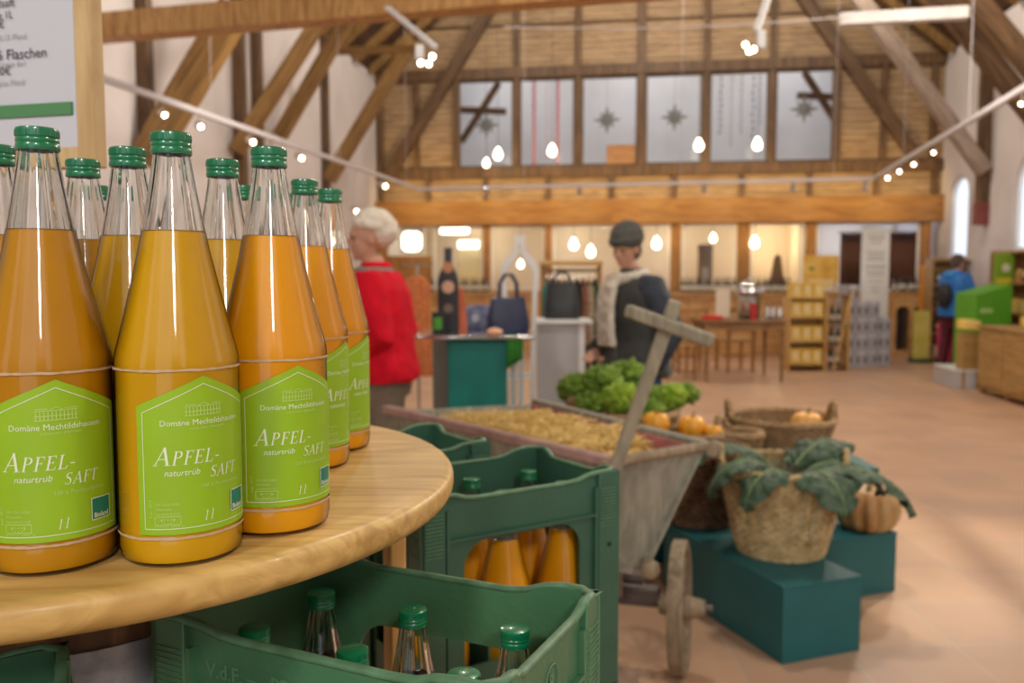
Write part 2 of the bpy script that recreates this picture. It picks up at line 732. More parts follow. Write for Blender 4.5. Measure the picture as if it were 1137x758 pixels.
# great tie beam across the hall
p, q = at(60, 36, 8.05), at(640, -13, 6.82)
d = (q - p).normalized()
timber(p, p + d * 9.3, .22, .21, M_BEAM)
timber(at(370, 57, 12.6), at(470, 54, 12.2), .10, .10, M_BRACE)
timber(at(560, -8, 8.6), at(350, 22, 11.0), .10, .12, M_BRACE)
# braces on the right side
for (fx, fy), (tx, ty), w, mm in [((1093, 190), (945, -14), .21, M_GREYWOOD), ((1178, 166), (1036, -12), .22, M_TIMBER), ((1235, 180), (1070, -14), .20, M_TIMBER)]:
    f = wall_point(fx, fy, WIDTH - .10)
    t = at(tx, ty, f.y - .12)
    timber(f, t, w, .18, mm)
f = wall_point(1090, 248, WIDTH - .07)
timber(f, Vector((f.x, f.y, EAVE - .02)), .19, .14, M_TIMBER)
M_REDPAINT = mat('red_painted_wood', (.22, .055, .045), .6, var=.2, scale=6)
f2 = wall_point(1090, 225, WIDTH - .07)
timber(Vector((f.x, f.y, f.z - .02)), Vector((f.x, f.y, f2.z)), .22, .18, M_REDPAINT)
timber(at(932, 22, 9.2), at(1075, 14, 8.9), .12, .12, mat('pale_timber', (.50, .46, .45), .6, var=.12, scale=5))
# braces flat against the end wall
for (fx, fy), (tx, ty), mm in [((432, 194), (545, 8), M_TIMBER), ((1016, 172), (884, -16), M_TIMBER)]:
    a, z = on_end(fx, fy, .14)
    a2, z2 = on_end(tx, ty, .14)
    timber(hall(a, .14, z), hall(a2, .14, z2), .22, .12, mm)

# ------------------------------------------------------------------ end wall
Z = lambda py: on_end(725, py)[1]
A = lambda px, py=120: on_end(px, py)[0]
z_wt, z_wb = Z(83), Z(182)           # gallery windows
z_r0, z_r1 = Z(195), Z(183)
z_b0, z_b1 = Z(249), Z(221)          # broad beam under the gallery
frame = MB()


def epost(px, z0, z1, w, mb=frame, d=.10, py=120):
    a = A(px, py)
    mb.box((a, -.03, (z0 + z1) / 2), (w, d, z1 - z0))


def erail(z0, z1, a0=0.0, a1=WIDTH, d=.14, mb=frame, y=-.03):
    mb.box(((a0 + a1) / 2, y, (z0 + z1) / 2), (a1 - a0, d, z1 - z0))


# infill boards around the window band
clad = MB()
wx = [(509, 570), (577, 638), (646, 708), (717, 780), (788, 853), (861, 926)]
za, zb = z_b1 - .05, ridge
holes = [[(A(x0), z_wb), (A(x1), z_wb), (A(x1), z_wt), (A(x0), z_wt)] for x0, x1 in wx]
outer = [(0, za), (WIDTH, za), (WIDTH, EAVE), (WIDTH / 2, ridge + .05), (0, EAVE)]
EY = Matrix(((1, 0, 0, 0), (0, 0, -1, 0), (0, 1, 0, 0), (0, 0, 0, 1)))     # (x,y,z) -> hall (x,-z,y)
clad.prism([outer] + holes, .06, Matrix.Translation((0, .06, 0)) @ EY)
struct(hmb_build(clad, 'wall_back', M_CLAD, smooth=0))
frame = MB()
for px in (574, 642, 712, 784, 857):
    epost(px, z_r1, ridge - .9, .10 if px != 712 else .15, frame)
for px in (423, 463, 507, 929, 981, 1036):
    epost(px, z_r1, z_wt + .1, .11, frame)
for px in (476, 540, 609, 679, 748, 823, 898, 973, 1036, 424):
    epost(px, z_b1, z_r0 + .02, .09, frame, py=210)
z_ub0, z_ub1 = Z(82.5), Z(70)
erail(z_ub0, z_ub1, mb=frame)
erail(z_r0, z_r1, mb=frame)
erail(Z(22) - .02, Z(22) + .03, .9, WIDTH - .9, mb=frame, d=.07)
struct(hmb_build(frame, 'trim_900', M_TIMBER, bevel=.01, smooth=0))
mb = MB()
erail(z_b0, z_b1, d=.26, mb=mb, y=-.06)
struct(hmb_build(mb, 'trim_901', wood('gallery_beam_wood', (.20, .085, .018), (.32, .155, .038), 1.2, 'X'), bevel=.01, smooth=0))
for i, (x0, x1) in enumerate(wx):
    wn += 1
    f = MB()
    a0, a1 = A(x0), A(x1)
    f.prism([[(a0, z_wb), (a1, z_wb), (a1, z_wt), (a0, z_wt)], [(a0 + .03, z_wb + .03), (a1 - .03, z_wb + .03), (a1 - .03, z_wt - .03), (a0 + .03, z_wt - .03)]], .06,
            Matrix.Translation((0, .055, 0)) @ EY)
    o = struct(hmb_build(f, 'window_%d' % wn, M_TIMBER, smooth=0))
    MB().box(((a0 + a1) / 2, .03, (z_wt + z_wb) / 2), (a1 - a0 - .05, .008, z_wt - z_wb - .05)).build('pane', M_PANE, o, smooth=0)
# small boarded hatch in the corner of the third window
a0, a1 = A(674), A(706)
hz = Z(160)
o = MB().box(((a0 + a1) / 2, -.02, (z_wb + hz) / 2), (a1 - a0, .05, hz - z_wb)).build('wooden_hatch', wood('hatch_wood', (.28, .13, .05), (.42, .22, .09), 2, 'X'), smooth=0, bevel=.006)
o.location = CORNER
o.rotation_euler = (0, 0, ANG)
tag(o, 'small brown wooden hatch in the bottom corner of a gallery window', 'hatch')
# room behind the gallery windows and the shop rooms below it
mb = MB()
mb.box((WIDTH / 2, 3.0, 5.7), (WIDTH, .1, 7.4))
struct(hmb_build(mb, 'wall_gallery', M_WHITE, smooth=0))
mb = MB()
mb.box((WIDTH / 2, 1.53, 2.72), (WIDTH, 2.9, .18))
struct(hmb_build(mb, 'ceiling_shop', M_WHITE, smooth=0))
mb = MB()
mb.box((WIDTH / 2, 2.6, 1.3), (WIDTH, .1, 2.6))
struct(hmb_build(mb, 'wall_shop', M_PLASTER_W, smooth=0))
for px in (905,):
    a = A(px, 280)
    mb = MB().box((a, 1.36, 1.3), (.08, 2.4, 2.6))
    struct(hmb_build(mb, 'wall_partition', M_PLASTER_W, smooth=0))
# slanting struts seen in the gallery room
for (x0, y0, x1, y1) in [(512, 158, 554, 92), (893, 80, 930, 138), (512, 122, 562, 124), (885, 106, 928, 108)]:
    a0, z0 = on_end(x0, y0, -1.6)
    a1, z1 = on_end(x1, y1, -1.6)
    timber(hall(a0, -1.6, z0), hall(a1, -1.6, z1), .12, .12, M_TIMBER)
# ground floor posts, windows
frame = MB()
for px, w in ((541, .12), (609, .12), (750, .18), (825, .22), (899, .18), (1026, .15)):
    frame.box((A(px, 290), -.03, z_b0 / 2), (w, .14, z_b0))
a = A(425, 290)
frame.box(((a + A(479, 290)) / 2, .0, (Z(283)) / 2), (A(479, 290) - a, .1, Z(283)))
frame.box((.1, -.03, z_b0 / 2), (.2, .14, z_b0))
struct(hmb_build(frame, 'trim_902', wood('orange_timber', (.24, .10, .02), (.38, .18, .045), 1.2, 'Z'), bevel=.01, smooth=0))
gw = [(440, 472, 283), (482, 536, 322), (546, 604, 322), (615, 743, 322), (758, 816, 322), (834, 891, 322), (906, 1020, 322)]
for x0, x1, yb in gw:
    wn += 1
    a0, a1, z0, z1 = A(x0, 290), A(x1, 290), Z(yb), z_b0
    f = MB().prism([[(a0, z0), (a1, z0), (a1, z1), (a0, z1)], [(a0 + .03, z0 + .03), (a1 - .03, z0 + .03), (a1 - .03, z1 - .03), (a0 + .03, z1 - .03)]], .05,
                   Matrix.Translation((0, .05, 0)) @ EY)
    o = struct(hmb_build(f, 'window_%d' % wn, M_WHITE, smooth=0))
    MB().box(((a0 + a1) / 2, .03, (z0 + z1) / 2), (a1 - a0 - .05, .008, z1 - z0 - .05)).build('pane', M_PANE, o, smooth=0)
mb = MB()
mb.box((WIDTH / 2, .05, Z(322) / 2), (WIDTH, .08, Z(322)))
struct(hmb_build(mb, 'wall_parapet', wood('parapet_wood', (.50, .27, .11), (.66, .42, .22), 1.2, 'X'), smooth=0))
# ------------------------------------------------------------------ round bar table
TX, TY, TZ, TR = -.418, .811, 1.164, .361
M_PINE = wood('pine_top', (.44, .25, .065), (.65, .42, .14), 1.0, 'X', rough=.45, ring=34, coat=.05)
M_LEG = wood('pine_leg', (.62, .34, .10), (.78, .48, .17), 2, 'Z')
M_BARREL = wood('barrel_oak', (.10, .045, .02), (.26, .13, .055), 3, 'Z')
M_GALV = mat('galvanised_steel', (.30, .32, .36), .5, metal=.5, color2=(.48, .51, .56), scale=60)
t = thing('bar_table', 'round pine tabletop with rounded edge carrying the rows of juice bottles', 'table', (TX, TY, .142))
R_, th = TR, .028
TZW = TZ
TZ = TZ - .142
prof = [(0, TZ - th)]
for k in range(7):
    a_ = -PI / 2 + PI / 2 * k / 6
    prof.append((R_ - .016 + .016 * math.cos(a_), TZ - th + .014 + .014 * math.sin(a_)))
for k in range(7):
    a_ = PI / 2 * k / 6
    prof.append((R_ - .009 + .009 * math.cos(a_), TZ - .009 + .009 * math.sin(a_)))
prof.append((0, TZ))
o = MB().lathe(prof, 128).build('tabletop', M_PINE, t, smooth=50)
for an in (34, 130, 214):
    x, y = .335 * math.cos(math.radians(an)), .335 * math.sin(math.radians(an))
    MB().box((x, y, (TZ - th) / 2), (.022, .022, TZ - th), rz=math.radians(an)).build('leg', M_LEG, t, bevel=.003)
bar = MB()
zb_ = TZ - th
bar.lathe([(0, 0), (.130, 0), (.150, .25), (.158, .50), (.152, .75), (.140, zb_), (0, zb_)], 40).build('barrel', M_BARREL, t, smooth=30)
for z0, z1, r0, r1 in [(.02, .07, .133, .138), (.30, .35, .153, .156), (.64, .69, .157, .154), (zb_ - .150, zb_ - .092, .1492, .1462)]:
    MB().lathe([(r0, z0), (r0 + .003, z0), (r1 + .003, z1), (r1, z1)], 48).build('hoop', M_GALV, t)
TZ = TZW

# ------------------------------------------------------------------ juice bottles
M_CAP = mat('green_cap', (.003, .165, .065), .28, coat=.5)
M_CAP_IN = mat('cap_sealing', (.6, .6, .58), .5)
M_LABEL = mat('label_green', (.27, .47, .008), .5, var=.06, scale=20)
M_PRINT = mat('label_white_print', (.72, .80, .55), .5)
M_PRINT2 = mat('label_pale_print', (.46, .64, .17), .5)
M_TEAL = mat('logo_teal', (.0, .19, .13), .45)
M_SCUFF = mat('glass_scuff', (.54, .38, .22), .8, alpha=1.0)


def juice(name, c1, c2):
    m = mat(name, c1, rough=.35, coat=.15, color2=c2, scale=9, stretch=(1, 1, .5), spec=.2)
    b = m.node_tree.nodes['Principled BSDF']
    b.inputs['Coat IOR'].default_value = 1.5
    b.inputs['Coat Roughness'].default_value = .03
    return m


JUICE = [juice('juice_golden', (.56, .275, .002), (.72, .39, .003)),
         juice('juice_orange', (.76, .28, .002), (.88, .40, .004)),
         juice('juice_amber', (.46, .185, .002), (.58, .27, .003))]
M_GLASS = glass_material('bottle_glass', (.955, .965, .95), .75, .70)
M_NECK = bpy.data.materials.new('clear_neck_glass')
M_NECK.use_nodes = True
_b = M_NECK.node_tree.nodes['Principled BSDF']
_b.inputs['Base Color'].default_value = (.97, .98, .965, 1)
_b.inputs['Roughness'].default_value = .0
_b.inputs['IOR'].default_value = 1.46
_b.inputs['Transmission Weight'].default_value = 1.0
H_B = .281
GP = [(.0, .0035), (.030, .0030), (.0365, .0), (.0402, .0035), (.0415, .010), (.0415, .0195), (.0411, .022), (.0411, .124), (.0415, .127), (.0412, .133),
      (.0400, .139), (.0375, .149), (.0315, .176), (.0258, .201), (.0208, .224), (.0165, .245), (.0142, .258), (.0130, .266), (.0130, .279)]
GP = [(r * (.955 if z < .14 else .955 - .055 * min(1, (z - .14) / .06)), z) for r, z in GP]


def r_at(z):
    for (r0, z0), (r1, z1) in zip(GP[3:], GP[4:]):
        if z0 <= z <= z1:
            return r0 + (r1 - r0) * (z - z0) / (z1 - z0)
    return .013


# heavy serif capitals for the label, drawn as strokes: (points, widths)
def sstroke(pts, ws):
    out = []
    n = len(pts)
    L, Rr = [], []
    for i in range(n):
        p0, p1 = pts[max(i - 1, 0)], pts[min(i + 1, n - 1)]
        dx, dy = p1[0] - p0[0], p1[1] - p0[1]
        q = math.hypot(dx, dy) or 1
        nx, ny = -dy / q, dx / q
        w = (ws[i] if hasattr(ws, '__len__') else ws) / 2
        L.append((pts[i][0] + nx * w, pts[i][1] + ny * w))
        Rr.append((pts[i][0] - nx * w, pts[i][1] - ny * w))
    return [(L[i], Rr[i], Rr[i + 1], L[i + 1]) for i in range(n - 1)]


def arcpts(cx, cy, rx, ry, a0, a1, n=10):
    return [(cx + rx * math.cos(math.radians(a0 + (a1 - a0) * k / n)), cy + ry * math.sin(math.radians(a0 + (a1 - a0) * k / n))) for k in range(n + 1)]


def bowl(w0, w1, n=10):
    return [w0 + (w1 - w0) * math.sin(PI * k / n) for k in range(n + 1)]


SER = .035
GLYPH = {
    'A': (.74, [([(.06, .02), (.40, 1)], .055), ([(.38, 1), (.68, .02)], .13), ([(.17, .34), (.60, .34)], .045), ([(-.06, .0), (.20, .0)], SER), ([(.54, 0), (.84, 0)], SER)]),
    'P': (.60, [([(.16, 0), (.16, 1)], .125), ([(.14, .98), (.30, .98)], .045), (arcpts(.30, .74, .24, .24, 90, -90), bowl(.045, .12)), ([(.16, .50), (.30, .50)], .045), ([(.02, 0), (.32, 0)], SER), ([(.02, 1), (.2, 1)], SER)]),
    'F': (.54, [([(.16, 0), (.16, 1)], .125), ([(.02, .98), (.54, .98)], .05), ([(.54, 1), (.52, .80)], .045), ([(.16, .52), (.42, .52)], .045), ([(.42, .42), (.42, .62)], .04), ([(.02, 0), (.32, 0)], SER)]),
    'E': (.58, [([(.16, 0), (.16, 1)], .125), ([(.02, .98), (.54, .98)], .05), ([(.54, 1), (.52, .80)], .045), ([(.16, .52), (.42, .52)], .045), ([(.42, .42), (.42, .62)], .04), ([(.02, .02), (.56, .02)], .05), ([(.54, .0), (.60, .22)], .05)]),
    'L': (.54, [([(.16, 0), (.16, 1)], .125), ([(.02, 1), (.30, 1)], SER), ([(.02, .02), (.54, .02)], .05), ([(.52, .0), (.58, .24)], .05)]),
    'S': (.52, [(arcpts(.27, .76, .19, .22, 20, 210, 9) + arcpts(.25, .26, .20, .26, 70, -150, 11), [.035, .04, .045, .05, .06, .08, .10, .11, .12, .12] + [.125, .12, .115, .10, .09, .075, .06, .05, .045, .04, .035, .035]), ([(.45, .78), (.46, 1)], .035), ([(.04, .0), (.05, .22)], .035)]),
    'T': (.60, [([(.30, 0), (.30, 1)], .125), ([(.0, .98), (.62, .98)], .05), ([(.01, 1), (-.01, .78)], .045), ([(.61, 1), (.60, .78)], .045), ([(.16, 0), (.44, 0)], SER)]),
    '-': (.40, [([(.06, .36), (.36, .36)], .08)]),
    '1': (.34, [([(.18, 0), (.18, 1)], .11), ([(.18, 1), (.04, .84)], .05), ([(.04, 0), (.32, 0)], SER)]),
    'l': (.30, [([(.15, 0), (.15, 1.05)], .11), ([(.15, 1.05), (.02, .98)], .05), ([(.02, 0), (.30, 0)], SER)]),
}


def serif_line(s, h, x, y, first=1.0, slant=.22, sp=.10, sx=1.0):
    quads = []
    for i, ch in enumerate(s):
        hh = h * (first if i == 0 else 1)
        w, strokes = GLYPH[ch]
        for pts, ws in strokes:
            for qd in sstroke(pts, ws):
                quads.append([(x + (p[0] * sx + p[1] * slant) * hh, y + p[1] * hh) for p in qd])
        x += (w * sx + sp) * hh
    return quads


def label_quads():
    q1, q2 = [], []          # white print, paler print
    q1 += serif_line('APFEL-', .0088, -.0325, .0675, first=1.32, sx=1.08, sp=.16)
    q1 += serif_line('SAFT', .0072, .0030, .0575, sx=1.02, sp=.14)
    q1 += serif_line('1l', .0062, -.0015, .0300, sx=.9, sp=.35)
    return q1, q2


def bend(mb, pts2, faces, r, rot, eps):
    vs = []
    for x, z in pts2:
        a_ = rot + x / .0411
        vs.append((math.sin(a_) * (r + eps), -math.cos(a_) * (r + eps), z))
    mb.add(vs, faces)


def cut_segment(p, q, w, step=.004):
    d = math.hypot(q[0] - p[0], q[1] - p[1])
    n = max(1, int(d / step))
    out = []
    nx, ny = -(q[1] - p[1]) / d * w / 2, (q[0] - p[0]) / d * w / 2
    for k in range(n):
        a_, b_ = k / n, (k + 1) / n
        x0, y0 = p[0] + (q[0] - p[0]) * a_, p[1] + (q[1] - p[1]) * a_
        x1, y1 = p[0] + (q[0] - p[0]) * b_, p[1] + (q[1] - p[1]) * b_
        out.append([(x0 + nx, y0 + ny), (x0 - nx, y0 - ny), (x1 - nx, y1 - ny), (x1 + nx, y1 + ny)])
    return out


RL = .03935
HW = .0440


def make_label(parent):
    mb = MB()
    n = 36
    pts, fs = [], []
    top = lambda x: .1235 - .0185 * abs(x) / HW
    for i in range(n + 1):
        x = -HW + 2 * HW * i / n
        pts += [(x, .0225), (x, .09), (x, top(x))]
    for i in range(n):
        for k in range(2):
            a_ = i * 3 + k
            fs.append((a_, a_ + 3, a_ + 4, a_ + 1))
    bend(mb, pts, fs, RL, 0, .0004)
    lab = mb.build('label', M_LABEL, parent, recalc=False)
    q1, q2 = label_quads()
    iw = HW - .0045
    loop = [(-iw, .0265), (iw, .0265), (iw, .1010), (0, .1185), (-iw, .1010)]
    fr = []
    for i in range(5):
        fr += cut_segment(loop[i], loop[(i + 1) % 5], .0005)
    wm = MB()
    for qd in q1 + fr:
        bend(wm, qd, [(0, 1, 2, 3)], RL, 0, .0007)
    for s, size, x, z, sh in [('naturtrüb', .0058, -.0262, .0605, .25)]:
        vs, f = text2d(s, size, sh)
        bend(wm, [(x + a_, z + b_) for a_, b_ in vs], f, RL, 0, .0007)
    vs, f = text2d('Domäne Mechtildshausen', .0054, 0, 'CENTER')
    bend(wm, [(a_, .0925 + b_) for a_, b_ in vs], f, RL, 0, .0007)
    wm.build('label_print', M_PRINT, lab, recalc=False, smooth=0)
    pm = MB()
    for s, size, x, z, sh in [('WIESBADEN · ERBENHEIM', .0021, -.0095, .0895, 0), ('100 % Fruchtsaftgehalt', .0036, -.0035, .0515, .2), ('DE-ÖKO-006', .0026, -.0320, .0415, 0),
                              ('Deutsche', .0026, -.0320, .0385, 0), ('Landwirtschaft', .0026, -.0320, .0355, 0), ('mindestens haltbar bis', .0022, -.0335, .0275, 0)]:
        vs, f = text2d(s, size, sh)
        bend(pm, [(x + a_, z + b_) for a_, b_ in vs], f, RL, 0, .0007)
    vs, f = text2d('Sept. 2017', .0028)
    bend(pm, [(-.0345 - b_, .0335 + a_) for a_, b_ in vs], f, RL, 0, .0007)
    # manor house drawing
    for k in range(11):
        x = -.0115 + k * .0023
        pm_q = cut_segment((x, .0985), (x, .1040), .0006)
        for qd in pm_q:
            bend(pm, qd, [(0, 1, 2, 3)], RL, 0, .0007)
    for (p, q) in [((-.0125, .0985), (.0125, .0985)), ((-.0125, .1045), (.0125, .1045)), ((-.0125, .1012), (.0125, .1012)), ((-.004, .1045), (0, .1068)), ((.004, .1045), (0, .1068)),
                   ((-.012, .1056), (-.005, .1056)), ((.005, .1056), (.012, .1056)),
                   ((-.0325, .0292), (-.0165, .0292)), ((-.0165, .0292), (-.0165, .0345)), ((-.0165, .0345), (-.0325, .0345)), ((-.0325, .0345), (-.0325, .0292))]:
        for qd in cut_segment(p, q, .0005):
            bend(pm, qd, [(0, 1, 2, 3)], RL, 0, .0007)
    for k in range(12):          # leaf of stars
        a_ = k / 12 * 2 * PI
        x, z = -.0245 + .0042 * math.cos(a_), .0318 + .0013 * math.sin(a_) + .0006 * math.cos(2 * a_)
        bend(pm, [(x - .0004, z - .0004), (x + .0004, z - .0004), (x + .0004, z + .0004), (x - .0004, z + .0004)], [(0, 1, 2, 3)], RL, 0, .0007)
    pm.build('label_small_print', M_PRINT2, lab, recalc=False, smooth=0)
    lg = MB()
    n = 6
    x0, x1, z0, z1 = .0195, .0345, .0315, .0455
    ps, fs = [], []
    for i in range(n + 1):
        x = x0 + (x1 - x0) * i / n
        ps += [(x, z0), (x, z1)]
    for i in range(n):
        fs.append((2 * i, 2 * i + 2, 2 * i + 3, 2 * i + 1))
    bend(lg, ps, fs, RL, 0, .0008)
    lgo = lg.build('logo', M_TEAL, lab, recalc=False)
    wl = MB()
    for p, q in [((x0, z0), (x1, z0)), ((x1, z0), (x1, z1)), ((x1, z1), (x0, z1)), ((x0, z1), (x0, z0))]:
        for qd in cut_segment(p, q, .0006):
            bend(wl, qd, [(0, 1, 2, 3)], RL, 0, .0011)
    vs, f = text2d('Bioland', .0046, 0, 'CENTER', .00008)
    bend(wl, [((x0 + x1) / 2 + a_ * .86, z0 + .0012 + b_) for a_, b_ in vs], f, RL, 0, .0011)
    wl.build('logo_print', M_PRINT, lab, recalc=False, smooth=0)
    return lab


def make_bottle(label, group, fill=.2165, mat_juice=None, detail=True, lab=True, clear=False):
    t = thing('juice_bottle', label, 'bottle', (0, 0, 0), 0, group)
    gl = MB().lathe([q for q in GP if q[1] < fill] + [(r_at(fill), fill)], 64)
    inner = [(max(r - .0022, 0), z + (.0035 if i < 4 else 0)) for i, (r, z) in enumerate(GP)]
    # clear head space: inner wall only above the juice
    gl.build('glass', M_GLASS, t, recalc=False)
    go = [(r_at(fill), fill + .0001)] + [q for q in GP if q[1] > fill]
    gi = [(r_at(fill) - .0024, fill + .0001)] + [(r, z) for r, z in inner if z > fill]
    nk = MB().lathe(go + [(gi[-1][0], go[-1][1])] + list(reversed(gi)), 72, closed=True)
    for v in nk.v:            # faint flutes added to the inner wall to streak the light
        r = math.hypot(v.x, v.y)
        if r < r_at(max(v.z, fill)) - .001:
            k_ = 1 + .035 * math.cos(9 * math.atan2(v.y, v.x))
            v.x *= k_
            v.y *= k_
    nk.build('neck', M_NECK, t, smooth=60)
    jp = [(0, .0055)] + [(max(r - .0008, 0), z + .002 if z < .003 else z) for r, z in GP[2:] if z < fill] + [(r_at(fill) - .0010, fill), (r_at(fill) - .0026, fill - .0012), (0, fill - .0012)]
    if clear:
        jp = None
    if jp:
        MB().lathe(jp, 64).build('juice', mat_juice or JUICE[0], t)
    cz = H_B - .0175
    cp = [(0, H_B), (.0112, H_B), (.0124, H_B - .0006), (.0127, H_B - .0018), (.0127, H_B - .0058), (.0122, H_B - .0065), (.0127, H_B - .0073), (.0127, H_B - .0090), (.0123, H_B - .0097),
          (.0128, H_B - .0105), (.0130, H_B - .0136), (.0126, H_B - .0144), (.0112, H_B - .0144)]
    cap = MB().lathe(cp, 48)
    for k in range(40):
        an = 2 * PI * k / 40
        cap.box((.01265 * math.cos(an), .01265 * math.sin(an), H_B - .0038), (.0006, .0009, .0036), rz=an)
    cap.build('cap', M_CAP, t, smooth=35)
    if detail:
        for z, w in ((.1275, .0016), (.0200, .0018)):
            ring = MB()
            n = 72
            rnd = random.Random(int(z * 1e5) + 3)
            lo = []
            for k in range(n):
                an = 2 * PI * k / n
                j = rnd.uniform(-.0003, .0003)
                for zz in (z - w / 2 + j, z + w / 2 + rnd.uniform(-.0004, .0004)):
                    rr_ = .03990
                    lo.append((math.cos(an) * rr_, math.sin(an) * rr_, zz))
            ring.add(lo, [(2 * k, (2 * k + 2) % (2 * n), (2 * k + 3) % (2 * n), 2 * k + 1) for k in range(n)])
            ring.build('scuff_ring', M_SCUFF, t, recalc=False)
    if lab:
        make_label(t)
    return t


GB = 'apple juice bottles standing on the round table'
b_front = make_bottle('juice bottle at the table edge, leftmost of the three with full front labels', GB)


def recolour(t, m):
    for ch in [o for o in col.objects if o.parent == t and o.name.startswith('juice')]:
        ch.data = ch.data.copy()
        ch.data.materials[0] = m


def aim(x, y, deg):
    """turn a bottle so that its label faces the camera, then deg further to the right"""
    return math.atan2(x, y) * -1 + math.radians(deg)


def put(src, x, y, deg, label, m=None, z=TZ):
    t = dup(src, (x, y, z), aim(x, y, deg), label)
    if m:
        recolour(t, m)
    return t


b_front.location = (-.3036, .5554, TZ)
b_front.rotation_euler = (0, 0, aim(-.3036, .555, 6))
recolour(b_front, JUICE[2])
put(b_front, -.2249, .5727, 22, 'juice bottle at the table edge, middle of the three with full front labels', JUICE[0])
put(b_front, -.1790, .6385, 25, 'brightest orange juice bottle, rightmost of the three with full front labels', JUICE[1])
put(b_front, -.2027, .845, 66, 'juice bottle whose half-turned label shows only APF, directly beside the bright orange bottle', JUICE[1])
put(b_front, -.1967, .9333, 70, 'rearmost right juice bottle, its label turned away, next to the red jacket', JUICE[1])
for x, y, lab, m in [(-.3726, .6255, 'juice bottle cut by the left edge of the picture, second row', JUICE[2]),
                     (-.3475, .7015, 'juice bottle in the second row, seen between the two leftmost front bottles', JUICE[2]),
                     (-.2828, .6381, 'juice bottle in the second row, left of the middle front bottle', JUICE[0]),
                     (-.2345, .7019, 'juice bottle in the second row, right of the middle front bottle', JUICE[0]),
                     (-.4316, .9000, 'juice bottle in the back row whose cap peeks out under the sign', JUICE[2]),
                     (-.2798, .9000, 'juice bottle in the back row whose cap peeks out left of the bright orange bottle', JUICE[0]),
                     (-.2570, .9867, 'juice bottle in the back row whose cap peeks out right of the bright orange bottle', JUICE[1])]:
    put(b_front, x, y, random.uniform(-200, -120), lab, m)

# ------------------------------------------------------------------ price sign in a wooden frame
M_SIGNFRAME = wood('sign_frame_wood', (.46, .30, .13), (.62, .44, .22), 2.5, 'Z')
M_PAPER = mat('sign_paper', (.60, .62, .68), .35, coat=.6)
M_INK = mat('sign_ink', (.05, .055, .07), .5)
M_INK2 = mat('sign_ink_pale', (.33, .35, .40), .5)
M_SGREEN = mat('sign_green', (.08, .25, .10), .5)
rb = at(113, 186, 1.10)
sg = thing('price_sign', 'framed price sign for apple juice with green stripe, in a light wooden frame', 'sign', (rb.x, rb.y, 0), math.radians(-14))
W_, H_ = .62, .80
x1, z0 = 0.0, rb.z
z1, x0 = z0 + H_, -W_
fw = .026
for nm, c, s in [('frame_side', (x1 - fw / 2, 0, (z0 + z1) / 2), (fw, .022, H_)), ('frame_side', (x0 + fw / 2, 0, (z0 + z1) / 2), (fw, .022, H_)),
                 ('frame_rail', ((x0 + x1) / 2, 0, z0 + fw / 2), (W_ - 2 * fw, .020, fw)), ('frame_rail', ((x0 + x1) / 2, 0, z1 - fw / 2), (W_ - 2 * fw, .020, fw))]:
    MB().box(c, s).build(nm, M_SIGNFRAME, sg, bevel=.002)
MB().box(((x0 + x1) / 2, .004, (z0 + z1) / 2), (W_ - 2 * fw + .004, .006, H_ - 2 * fw + .004)).build('panel', M_PAPER, sg)
for xx in (x0 + .02,):
    MB().bar((xx - .04, 0, 0), (xx - .04, 0, z1), .05, .05).build('post', M_SIGNFRAME, sg, bevel=.003)
    MB().box((xx - .04, 0, .0125), (.34, .34, .025)).build('foot', M_SIGNFRAME, sg, bevel=.003)
SGI = Matrix.Rotation(math.radians(14), 4, 'Z') @ Matrix.Translation((-rb.x, -rb.y, 0))


def sign_pt(px, py):
    d = ray(px, py)
    n = Vector((math.sin(math.radians(-14)), -math.cos(math.radians(-14)), 0)) * -1
    n = Vector((-math.sin(math.radians(-14)), math.cos(math.radians(-14)), 0))
    base = Vector((rb.x, rb.y, 0))
    t_ = (base - EYE).dot(n) / d.dot(n)
    q = SGI @ (EYE + d * t_)
    return q.x, q.z


for s, px, py, hpx, ink in [('1 x Apfelsaft', 46, 16, 14, 0), ('Flasche 1L', 42, 45, 10, 0), ('2,50€', 27, 78, 10, 0) , ('Mehrwegpfand inkl.', 60, 103, 7, 1), ('6 Flaschen', 53, 64, 12, 0),
                            ('inkl. Kasten', 58, 71, 7, 1), ('15,00€', 39, 83, 10, 0), ('plus Pfand', 27, 95, 6, 1)]:
    pass
ink_m, pale_m = MB(), MB()
RX = Matrix(((1, 0, 0, 0), (0, 0, -1, -.0005), (0, 1, 0, 0), (0, 0, 0, 1)))
for s, px, py, hpx, ink in [('1 Fl. Apfelsaft', 17, 7, 9, 0), ('Flasche 1L', 15, 20, 8, 0), ('2,50€', 6, 31, 9, 0), ('inkl. 0,15 Pfand', 30, 43, 6, 1), ('6 Flaschen', 53, 63, 11, 0),
                            ('Kasten 6x1', 30, 73, 6, 1), ('15,00€', 13, 83, 9, 0), ('plus Pfand', 28, 94, 6, 1)]:
    x, z = sign_pt(px, py)
    vs, f = text2d(s, hpx / 950 * 1.12 / .70, 0, 'RIGHT', .0)
    (pale_m if ink else ink_m).add([(x + a_, -.0012, z + b_) for a_, b_ in vs], f)
ink_m.build('lettering', M_INK, sg, recalc=False, smooth=0)
pale_m.build('small_lettering', M_INK2, sg, recalc=False, smooth=0)
xa, za_ = sign_pt(81, 127)
xb, zb2 = sign_pt(81, 113)
MB().box(((xa + x0 + .09) / 2, -.0005, (za_ + zb2) / 2), (xa - x0 - .09, .004, zb2 - za_)).build('stripe', M_SGREEN, sg)
del t

